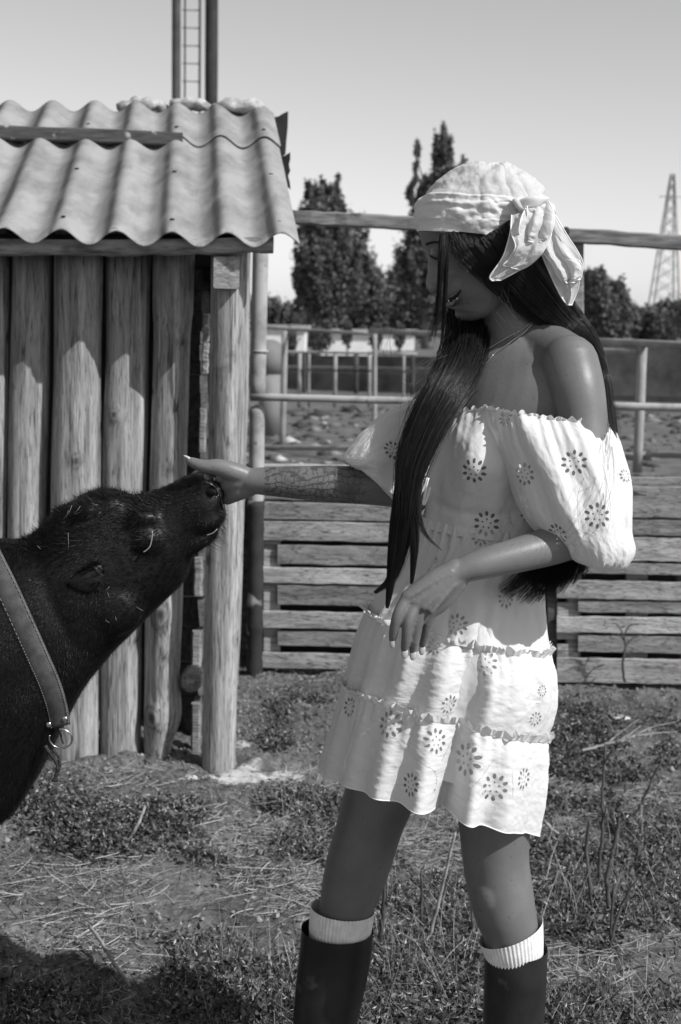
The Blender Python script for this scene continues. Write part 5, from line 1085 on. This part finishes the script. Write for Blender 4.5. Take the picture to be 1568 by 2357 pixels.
gs = [strands(front+[(918,1200,2.238),(905,1300,2.24),(891,1400,2.245)], [.040,.042,.042,.036,.030,.023,.015,.011,.003], 2600, .00030, 1, clumps=60),
      strands(front+[(935,1180,2.235),(925,1260,2.238),(905,1330,2.24),(862,1365,2.245)][:9], [.040,.044,.044,.038,.034,.025,.016,.010,.003], 900, .00030, 2, clumps=30),
      strands(front+[(950,1170,2.235),(955,1260,2.225),(948,1345,2.225)], [.040,.044,.044,.038,.032,.024,.014,.008,.003], 1000, .00030, 3, clumps=30),
      strands(front+[(958,1160,2.225),(975,1225,2.215),(1018,1267,2.205)], [.040,.04,.04,.036,.030,.018,.008,.005,.001], 60, .00042, 4, clumps=3),
      # over ear and temple, then back under the scarf tails
      strands([(1085,534,2.312),(1108,580,2.304),(1138,620,2.308),(1180,665,2.322),(1240,718,2.342),(1325,765,2.345),(1375,815,2.315),(1393,900,2.285),(1404,1000,2.265)], [.042,.036,.028,.024,.020,.014,.009,.007,.010], 1300, .00032, 5, clumps=60, sq=.22, tight=.5),
      strands([(1130,536,2.302),(1160,580,2.298),(1200,630,2.306),(1250,690,2.325),(1305,745,2.345),(1358,790,2.335),(1388,860,2.30),(1400,960,2.275),(1408,1060,2.26)], [.040,.036,.034,.030,.020,.012,.008,.008,.012], 1300, .00032, 6, clumps=60, sq=.3, tight=.5),
      strands([(1200,545,2.315),(1235,600,2.325),(1268,655,2.338),(1305,710,2.350),(1346,758,2.350),(1378,815,2.325),(1396,900,2.30),(1408,1000,2.30),(1404,1110,2.36)], [.028,.026,.022,.018,.014,.011,.009,.010,.016], 1000, .00032, 7, clumps=50, sq=.5, tight=.5),
      strands([(1290,735,2.345),(1352,785,2.335),(1384,850,2.28),(1396,930,2.26),(1405,1020,2.24)], [.014,.012,.012,.014,.020], 120, .00035, 71, clumps=40, sq=.4),
      *[strands([(1398-i*5,1150,2.39),(1372-i*8,1215,2.36),(1345-i*9,1265,2.30),(eu+ (1345-i*9-eu)*.45,(1275+ev)/2+6,2.235),(eu,ev,2.208)], [.014,.017,.018,.016,.010], 330, .00028, 300+i, segs=15, clumps=26, tight=.5, sq=.5, lenvar=.45) for i,(eu,ev) in enumerate(((1338,1322),(1312,1346),(1288,1364),(1262,1376),(1238,1386),(1214,1390),(1190,1384),(1163,1376),(1150,1362)))],
      # fringe hanging in front of the face
      strands([(1022,536,2.312),(1017,590,2.300),(1012,650,2.305),(1008,700,2.315),(1000,745,2.325),(985,800,2.33)], [.007,.007,.006,.005,.006,.012], 110, .0004, 9, clumps=6, lenvar=.5),
      strands([(1030,536,2.312),(1026,600,2.302),(1024,670,2.312),(1020,740,2.325),(1016,800,2.33)], [.006,.006,.005,.004,.004], 50, .0004, 10, clumps=3, lenvar=.4),
      strands([(1045,534,2.312),(1062,572,2.303),(1082,618,2.306)], [.020,.018,.014], 160, .00035, 11, segs=14, clumps=30, sq=.3, lenvar=.5)]
for i in range(46):                # single stray hairs
    r_ = np.random.RandomState(100+i)
    if i < 16: g = [(1360+r_.rand()*30,830+r_.rand()*90,2.30),(1350+r_.rand()*60,1000+r_.rand()*40,2.215),(1330+r_.rand()*90,1130+r_.rand()*60,2.13),(1260+r_.rand()*120,1230+r_.rand()*60,2.12)]
    elif i < 30: g = [(1000+r_.rand()*40,800+r_.rand()*60,2.3),(935+r_.rand()*50,860+r_.rand()*90,2.26),(905+r_.rand()*60,960+r_.rand()*90,2.26),(920+r_.rand()*40,1100+r_.rand()*50,2.24)]
    elif i < 38: g = [(1040,760,2.35),(930+r_.rand()*60,880+r_.rand()*40,2.30),(870+r_.rand()*50,790+r_.rand()*60,2.28),(860+r_.rand()*90,690+r_.rand()*60,2.28)]
    else: g = [(1120+r_.rand()*60,600+r_.rand()*60,2.30),(1130+r_.rand()*60,690+r_.rand()*40,2.29),(1170+r_.rand()*90,760+r_.rand()*60,2.28)]
    gs.append(strands(g, [.001,.001], 1, .00025, 200+i, segs=16, clumps=1))
strand_mesh('hair_strands', gs, hairm, hair)
# ---------------------------------------------------------------- what lies and grows on the yard
rs = np.random.RandomState(77)
weed_m = leafmat('low_weed_leaves', .065, .65, .15); straw_m = leafmat('dry_straw', .42, .7, .1); clod_m = leafmat('soil_clods', .13, .95, 0.)
def scatter(n, fn, rs):            # points of the yard in view, kept with probability fn(u, v, x, y)
    out = []
    while sum(len(o) for o in out) < n:
        u = rs.uniform(-160, 1730, n*2); v = H0+60 - (H0-1480)*rs.rand(n*2)**.9
        y = 1.45*FPX/(np.maximum(v-742-(u-784)*.0175, 60))/math.cos(PITCH)*math.cos(PITCH)
        x = (u-784)/FPX*y
        x = rs.uniform(-2.0, 2.0, n*2)*1.0; y = 2.55 + 3.6*rs.rand(n*2)
        keep = (np.abs(x) < y*.27+.25)
        x, y = x[keep], y[keep]; pr = proj(np.stack([x,y,np.zeros_like(x)],1))
        p = fn(pr[:,0], pr[:,1], x, y); k = rs.rand(len(x)) < p
        out.append(np.stack([x[k], y[k]],1))
    return np.concatenate(out)[:n]
def zmany(x, y):
    h = gh(x, y); nr = smooth01((7.5-y)/1.5)*smooth01((3-np.abs(x))/.6)*smooth01((y-2.3)/.4)
    return h*smooth01((12-y)/4) + nr*(.015*fbm2(x,y,7,5,5)+.010*np.abs(fbm2(x,y,30,3,9)))
def zone_weed(u, v, x, y):
    d = np.zeros_like(u)
    for cu, cv, su, sv_, a in ((430,1935,330,60,1.),(150,1890,120,60,.8),(700,1870,150,50,.9),(620,2250,330,110,.75),(980,2150,200,220,.8),(1430,1990,220,330,.75),(120,2330,200,80,.8),(1420,1650,160,60,.45),(720,1640,100,60,.45),(640,1720,40,30,.5),(1150,2330,500,90,.8)):
        d = np.maximum(d, a*np.exp(-((u-cu)/su)**4-((v-cv)/sv_)**4))
    cl = fbm2(x, y, 5, 4, 31)
    m = np.clip(d*.9 + cl*.95*(d+.12) - .22, 0, 1)
    return m*np.clip(1-limef(x,y)*1.3,0,1)
def leaves(name, pts, size, mat, seed, hgt=.03, up=.5, asp=2.2, tint=(.5,1.5), clump=0.):
    rs = np.random.RandomState(seed); n = len(pts)
    z = zmany(pts[:,0], pts[:,1]); p = np.stack([pts[:,0], pts[:,1], z + rs.rand(n)**1.6*hgt],1)
    s = (size*(.5+rs.rand(n)))[:,None]
    a = rs.randn(n,3); a[:,2] *= up; a /= np.linalg.norm(a,axis=1)[:,None]; nr = rs.randn(n,3); nr[:,2] = np.abs(nr[:,2])+.5
    b = np.cross(nr, a); b /= np.linalg.norm(b,axis=1)[:,None]; nn = np.cross(a, b)
    q = np.stack([p-a*s, p+b*s/asp-nn*s*.15, p+a*s+nn*s*.1, p-b*s/asp-nn*s*.15],1).reshape(-1,3)
    i = np.arange(n)*4; F = np.concatenate([np.stack([i,i+1,i+2],1), np.stack([i,i+2,i+3],1)])
    o = mesh(name, q, F, mat, None, smooth=False); set_tint(o, np.repeat(rs.uniform(tint[0],tint[1],n),4)); kind(o,'stuff'); return o
W_ = scatter(96000, zone_weed, rs)
leaves('ground_weeds', W_[:70000], .0085, weed_m, 1, .045, .7, 2.0, (.2,2.4))
leaves('weed_tops', W_[70000:], .006, straw_m, 2, .05, .9, 4.5, (.2,1.4))
litter = scatter(26000, lambda u,v,x,y: np.clip(.35+.5*fbm2(x,y,3,4,41),.03,1)*np.clip(1-limef(x,y),0,1), rs)
leaves('leaf_litter', litter, .006, clod_m, 3, .006, .25, 1.5, (.3,2.2))
def blades(name, pts, length, width, mat, seed, up=.8, curl=.5, tint=(.5,1.3), lying=False):
    rs = np.random.RandomState(seed); n = len(pts); z = zmany(pts[:,0], pts[:,1]); L_ = length*(.35+rs.rand(n)**1.3*1.1)
    az = rs.rand(n)*6.283; d = np.stack([np.cos(az), np.sin(az), np.zeros(n)],1)
    if lying: el_ = np.abs(rs.randn(n))*.12; 
    else: el_ = np.clip(rs.normal(up, .35, n), .05, 1.5)
    d = d*np.cos(el_)[:,None]; d[:,2] = np.sin(el_)
    bend = rs.randn(n,3)*curl*.3; bend[:,2] -= (0 if lying else curl*.4)
    if lying: bend[:,2] = np.abs(bend[:,2])*.2
    m = 5; t = np.linspace(0,1,m); base = np.stack([pts[:,0],pts[:,1],z+(.004 if lying else -.002)],1)
    c = base[:,None] + d[:,None]*(L_[:,None]*t[None])[...,None] + bend[:,None]*(L_[:,None]*t[None]**2)[...,None]*.8
    side = np.cross(d, rs.randn(n,3)); side /= np.linalg.norm(side,axis=1)[:,None]; w_ = width*(.6+.8*rs.rand(n))
    wt = (1-.75*t)[None,:,None] if not lying else np.ones((1,m,1))
    up_ = np.cross(side, d)
    a = c + side[:,None]*w_[:,None,None]*wt; b = c - side[:,None]*w_[:,None,None]*wt; e = c + up_[:,None]*w_[:,None,None]*wt
    V = np.stack([a,b,e],2).reshape(-1,3); i,j,k_ = np.meshgrid(np.arange(n), np.arange(m-1), np.arange(3), indexing='ij'); b0 = i*m*3+j*3
    F = np.stack([b0+k_, b0+(k_+1)%3, b0+3+(k_+1)%3, b0+3+k_],-1).reshape(-1,4)
    o = mesh(name, V, F, mat, None, smooth=False); set_tint(o, np.repeat(rs.uniform(tint[0],tint[1],n), m*3)); kind(o,'stuff'); return o
blades('dry_grass', scatter(21000, lambda u,v,x,y: zone_weed(u,v,x,y)*smooth01((v-1900)/250)*.9, rs), .06, .0008, straw_m, 5, .8, .9, (.2,1.3))
blades('green_grass', scatter(12000, lambda u,v,x,y: zone_weed(u,v,x,y)*smooth01((v-1850)/250), rs), .05, .0009, weed_m, 6, .9, .8, (.4,1.6))
blades('strewn_straw', scatter(10000, lambda u,v,x,y: np.clip(.25+.5*fbm2(x,y,2.5,3,51)+.5*np.exp(-((u-200)/300)**2-((v-2060)/90)**2),.02,1)*smooth01((v-1700)/250), rs), .075, .0010, straw_m, 7, 0, 1.1, (.25,1.4), True)
blades('tall_dry_grass', scatter(900, lambda u,v,x,y: zone_weed(u,v,x,y)*smooth01((v-1750)/150)*smooth01((u-500)/200+.3), rs), .17, .0011, straw_m, 8, 1.1, .6, (.2,1.2))
blades('dark_twigs', scatter(900, lambda u,v,x,y: np.clip(.1+zone_weed(u,v,x,y),0,1)*smooth01((v-1650)/150), rs), .13, .0012, weed_m, 9, .7, .7, (.3,1.5))
# small stones and lumps of soil
pts = scatter(9000, lambda u,v,x,y: np.clip(.4+.6*fbm2(x,y,4,3,61),.05,1), rs); z = zmany(pts[:,0],pts[:,1]); ico = np.array([(1,0,0),(-1,0,0),(0,1,0),(0,-1,0),(0,0,1),(0,0,-1)],float); IF = np.array([(0,2,4),(2,1,4),(1,3,4),(3,0,4),(2,0,5),(1,2,5),(3,1,5),(0,3,5)])
n = len(pts); r_ = .0022+.011*rs.rand(n)**5; V = np.stack([pts[:,0],pts[:,1],z],1)[:,None] + ico[None]*(r_[:,None,None]*(.6+.7*rs.rand(n,6,1)))
o = mesh('soil_clods', V.reshape(-1,3), (IF[None]+(np.arange(n)*6)[:,None,None]).reshape(-1,3), clod_m, None); set_tint(o, np.repeat(.6+1.6*rs.rand(n)**3, 6)); kind(o,'stuff')
# the trodden paddock beyond the fence: pale lumps and dark tufts
n = 2600; x = rs.uniform(-6, 8, n); y = 7 + 17*rs.rand(n)**1.3; s_ = (.015+.05*rs.rand(n)**4)*(y/10)
V = np.stack([x,y,np.zeros(n)+.005],1)[:,None] + ico[None]*(s_[:,None,None]*(.5+.9*rs.rand(n,6,1)))*np.array([1.3,1.3,.6])
o = mesh('paddock_clods', V.reshape(-1,3), (IF[None]+(np.arange(n)*6)[:,None,None]).reshape(-1,3), clod_m, None); set_tint(o, np.repeat(.35+3.2*rs.rand(n)**5, 6)); kind(o,'stuff')
# single sticks and dead stems
stick_m = M('dry_stick', lo=.16, hi=.34, scale=40, bump=.001); stem_m = M('dead_stem', lo=.035, hi=.11, scale=40, stretch=(1,1,.3), bump=.001)
def sticks(name, label, cat, base_uv, paths, mat, group=None):
    b = gp(*base_uv); t = thing(name, label, cat, tuple(b), group)
    for i, (pts, r0, r1) in enumerate(paths):      # pts: (u, v, dY) with dY from the base's depth
        q = cr([tuple(P(u, v, b[1]+dY)) for u, v, dY in pts], 4+4*len(pts))
        q = q + np.random.RandomState(i+int(base_uv[0])).randn(*q.shape)*r0*.25
        V,F = tube_vf(q, np.linspace(r0, r1, len(q))*1.25*(1+.12*np.sin(np.arange(len(q))*2.3)), 7)
        mesh('stem' if i == 0 else 'twig', V, F, mat, t)
    return t
GS = 'dead upright stems in the right foreground'
sticks('dead_stem','tall dark dead stem with a small fork at its top, right of the woman','plant',(1376,2045),[([(1376,2045,0),(1382,1960,0),(1388,1915,.0),(1387,1840,0),(1390,1775,0),(1393,1712,0)],.0038,.0024),([(1390,1760,0),(1402,1738,-.01),(1414,1718,-.02)],.002,.001),([(1384,1900,0),(1393,1870,-.02),(1396,1838,-.03)],.002,.001)],stem_m,GS)
sticks('dead_stem','thick snapped stem leaning right with a kinked light tip','plant',(1406,2128),[([(1406,2128,0),(1398,2040,0),(1404,1985,0),(1414,1945,0),(1428,1882,0)],.0052,.0034),([(1427,1886,0),(1434,1872,0),(1437,1888,-.01)],.0024,.0018)],stem_m,GS)
sticks('dead_stem','short straight snapped stem nearest the woman’s right-hand boot side','plant',(1364,2100),[([(1368,2115,0),(1360,2060,0),(1350,1970,0),(1352,1930,0),(1357,1888,0)],.0042,.0034)],stem_m,GS)
sticks('dead_stem','long thin stem curving up to the right edge','plant',(1446,1892),[([(1440,1900,0),(1462,1872,0),(1480,1843,0),(1500,1796,0),(1527,1745,0)],.0042,.0022),([(1496,1806,0),(1490,1785,0),(1494,1768,0)],.002,.001)],stem_m,GS)
sticks('dead_stem','dark arching stem with a drooping tip low on the right','plant',(1404,2185),[([(1402,2200,0),(1412,2140,0),(1433,2080,0),(1455,2040,0),(1474,2018,0),(1480,2045,-.01),(1486,2110,-.02)],.0036,.0012),([(1406,2160,0),(1410,2080,0),(1414,2030,0)],.003,.0018)],stem_m,GS)
sticks('dead_stem','dark crooked stem lying low across the bottom right','plant',(1380,2262),[([(1380,2262,0),(1420,2228,0),(1460,2200,0),(1500,2186,.02),(1560,2178,.05)],.0034,.002)],stem_m,GS)
sticks('dead_stem','thick dead stalk just right of the left boot','plant',(876,2215),[([(874,2225,0),(878,2150,0),(884,2080,0),(890,2010,0)],.0052,.0038),([(883,2090,0),(900,2060,-.01),(902,2020,-.01)],.002,.001)],stem_m)
sticks('dead_stem','long pale stalk leaning right between the woman’s legs','plant',(980,2200),[([(980,2205,0),(994,2135,0),(1012,2070,0),(1028,2000,0),(1048,1915,0)],.0036,.0026)],stick_m)
sticks('dead_stem','thin forked stalk in the middle gap between the boots','plant',(970,2170),[([(970,2175,0),(969,2120,0),(971,2060,0),(970,2003,0)],.0034,.0022),([(970,2085,0),(984,2060,0),(996,2030,0)],.0014,.0008)],stem_m)
sticks('dead_stem','dark stub of a stalk left of the right boot','plant',(1094,2190),[([(1096,2200,0),(1090,2140,0),(1086,2090,0),(1083,2050,0)],.0034,.002)],stem_m)
sticks('broken_branch','pale forked branch lying by the stems beyond the woman','branch',(1400,1722),[([(1339,1727,-.02),(1370,1720,0),(1398,1712,.02),(1430,1705,.03),(1462,1694,.04)],.004,.003),([(1398,1712,.02),(1430,1684,.04),(1470,1656,.05)],.003,.0012),([(1420,1708,.02),(1450,1690,.03),(1474,1670,.04)],.003,.0014),([(1462,1694,.04),(1500,1674,.06),(1555,1662,.08)],.003,.001),([(1462,1694,.04),(1510,1688,.06),(1560,1684,.08)],.0026,.001)],stick_m)
sticks('broken_branch','pale splayed branch at the right edge','branch',(1500,1910),[([(1443,1943,-.02),(1465,1920,0),(1498,1904,.0),(1530,1902,.02),(1575,1905,.04)],.0036,.003),([(1455,1945,0),(1480,1925,0),(1500,1908,0)],.0026,.002),([(1532,1902,.02),(1550,1920,.02),(1575,1935,.04)],.003,.002),([(1532,1900,.02),(1528,1925,-.02),(1534,1945,-.03)],.0018,.001),([(1440,1955,0),(1510,1968,.0),(1575,1960,.04)],.003,.002)],stick_m)
sticks('fallen_stick','pale stick leaning against the right-hand stems beside the leg','stick',(1300,1930),[([(1254,1893,0),(1285,1920,0),(1318,1942,0),(1350,1962,-.02)],.0042,.003)],stick_m)
sticks('fallen_stick','pale stick standing in the dark weeds below the shed logs','stick',(282,1970),[([(282,1972,0),(296,1935,0),(316,1900,0),(335,1856,.03)],.0044,.0030)],stick_m)
sticks('fallen_stick','thin dark-ended stick slanting down in the lower left','stick',(300,2270),[([(208,2132,.2),(240,2180,.12),(268,2225,.05),(300,2272,0)],.0036,.003)],stick_m)
sticks('fallen_stick','pale bent straw loop on bare soil at lower left','stick',(110,2130),[([(150,2150,0),(112,2150,-.0),(97,2140,0),(108,2126,.02),(140,2122,.03)],.003,.0014)],stick_m)
sticks('fallen_stick','short pale stick left of the woman’s thigh','stick',(690,1960),[([(668,1975,0),(690,1958,.02),(710,1940,.05),(722,1934,.06)],.0038,.003)],stick_m)
sticks('fallen_stick','long thin straw lying level across the bare strip at left','stick',(90,2012),[([(-20,2000,0),(60,2014,0),(170,2018,0),(250,2004,.02)],.0024,.0014)],stick_m)
sticks('fallen_stick','arched pale twig between the boots near the bottom','stick',(960,2330),[([(930,2290,0),(945,2340,0),(975,2380,-.03)],.0024,.0014)],stick_m)
# pale pieces by the fence and stones at the post
stone_m = M('pale_stone', lo=.32, hi=.55, scale=30, bump=.004)
def stone(u, v, rx, rz, label, seed, name='stone', cat='stone', m=stone_m):
    c = gp(u, v); c[2] += rz*.4; V,F = ell_vf(c, [(rx,0,0),(0,rx*.8,0),(0,0,rz)], 16, 10); V = np.array([p+(p-c)*.5*n3(p,40,seed) for p in V]); o = mesh(name, V, F, m, None, True, loc=tuple(c)); tag(o, label, cat); return o
stone(442,1806,.020,.012,'pale rounded stone at the foot of the stacked boards',1); stone(482,1798,.026,.010,'flat pale stone against the base of the round post',2)
stone(775,1602,.020,.012,'small white stone on the dirt left of the skirt',3); stone(1416,1621,.055,.010,'long whitish bone-like lump near the right pallet fence',4,'bone','bone'); stone(1312,1618,.040,.010,'bent whitish scrap left of the long lump near the fence',5,'scrap','debris'); stone(1352,1612,.022,.008,'small white scrap between two larger pale lumps by the fence',8,'scrap','debris')
stone(345,1772,.022,.022,'dark round clod against the foot of the log wall',6,'clod','clod',dwood_m)
sticks('withered_plant','withered dark plant growing against the right pallet boards','plant',tuple(proj(FP(1437,1568,-.05))),[([(1437,1570,0),(1434,1530,0),(1440,1490,0),(1436,1462,0)],.005,.003),([(1440,1490,0),(1455,1470,0),(1475,1462,0)],.003,.002),([(1438,1475,0),(1420,1458,0),(1405,1462,0)],.003,.002),([(1436,1462,0),(1450,1440,0),(1470,1436,0)],.003,.002),([(1437,1510,0),(1452,1500,0),(1458,1492,0)],.003,.002),([(1436,1465,0),(1424,1440,0),(1410,1434,0)],.003,.002)],stem_m)
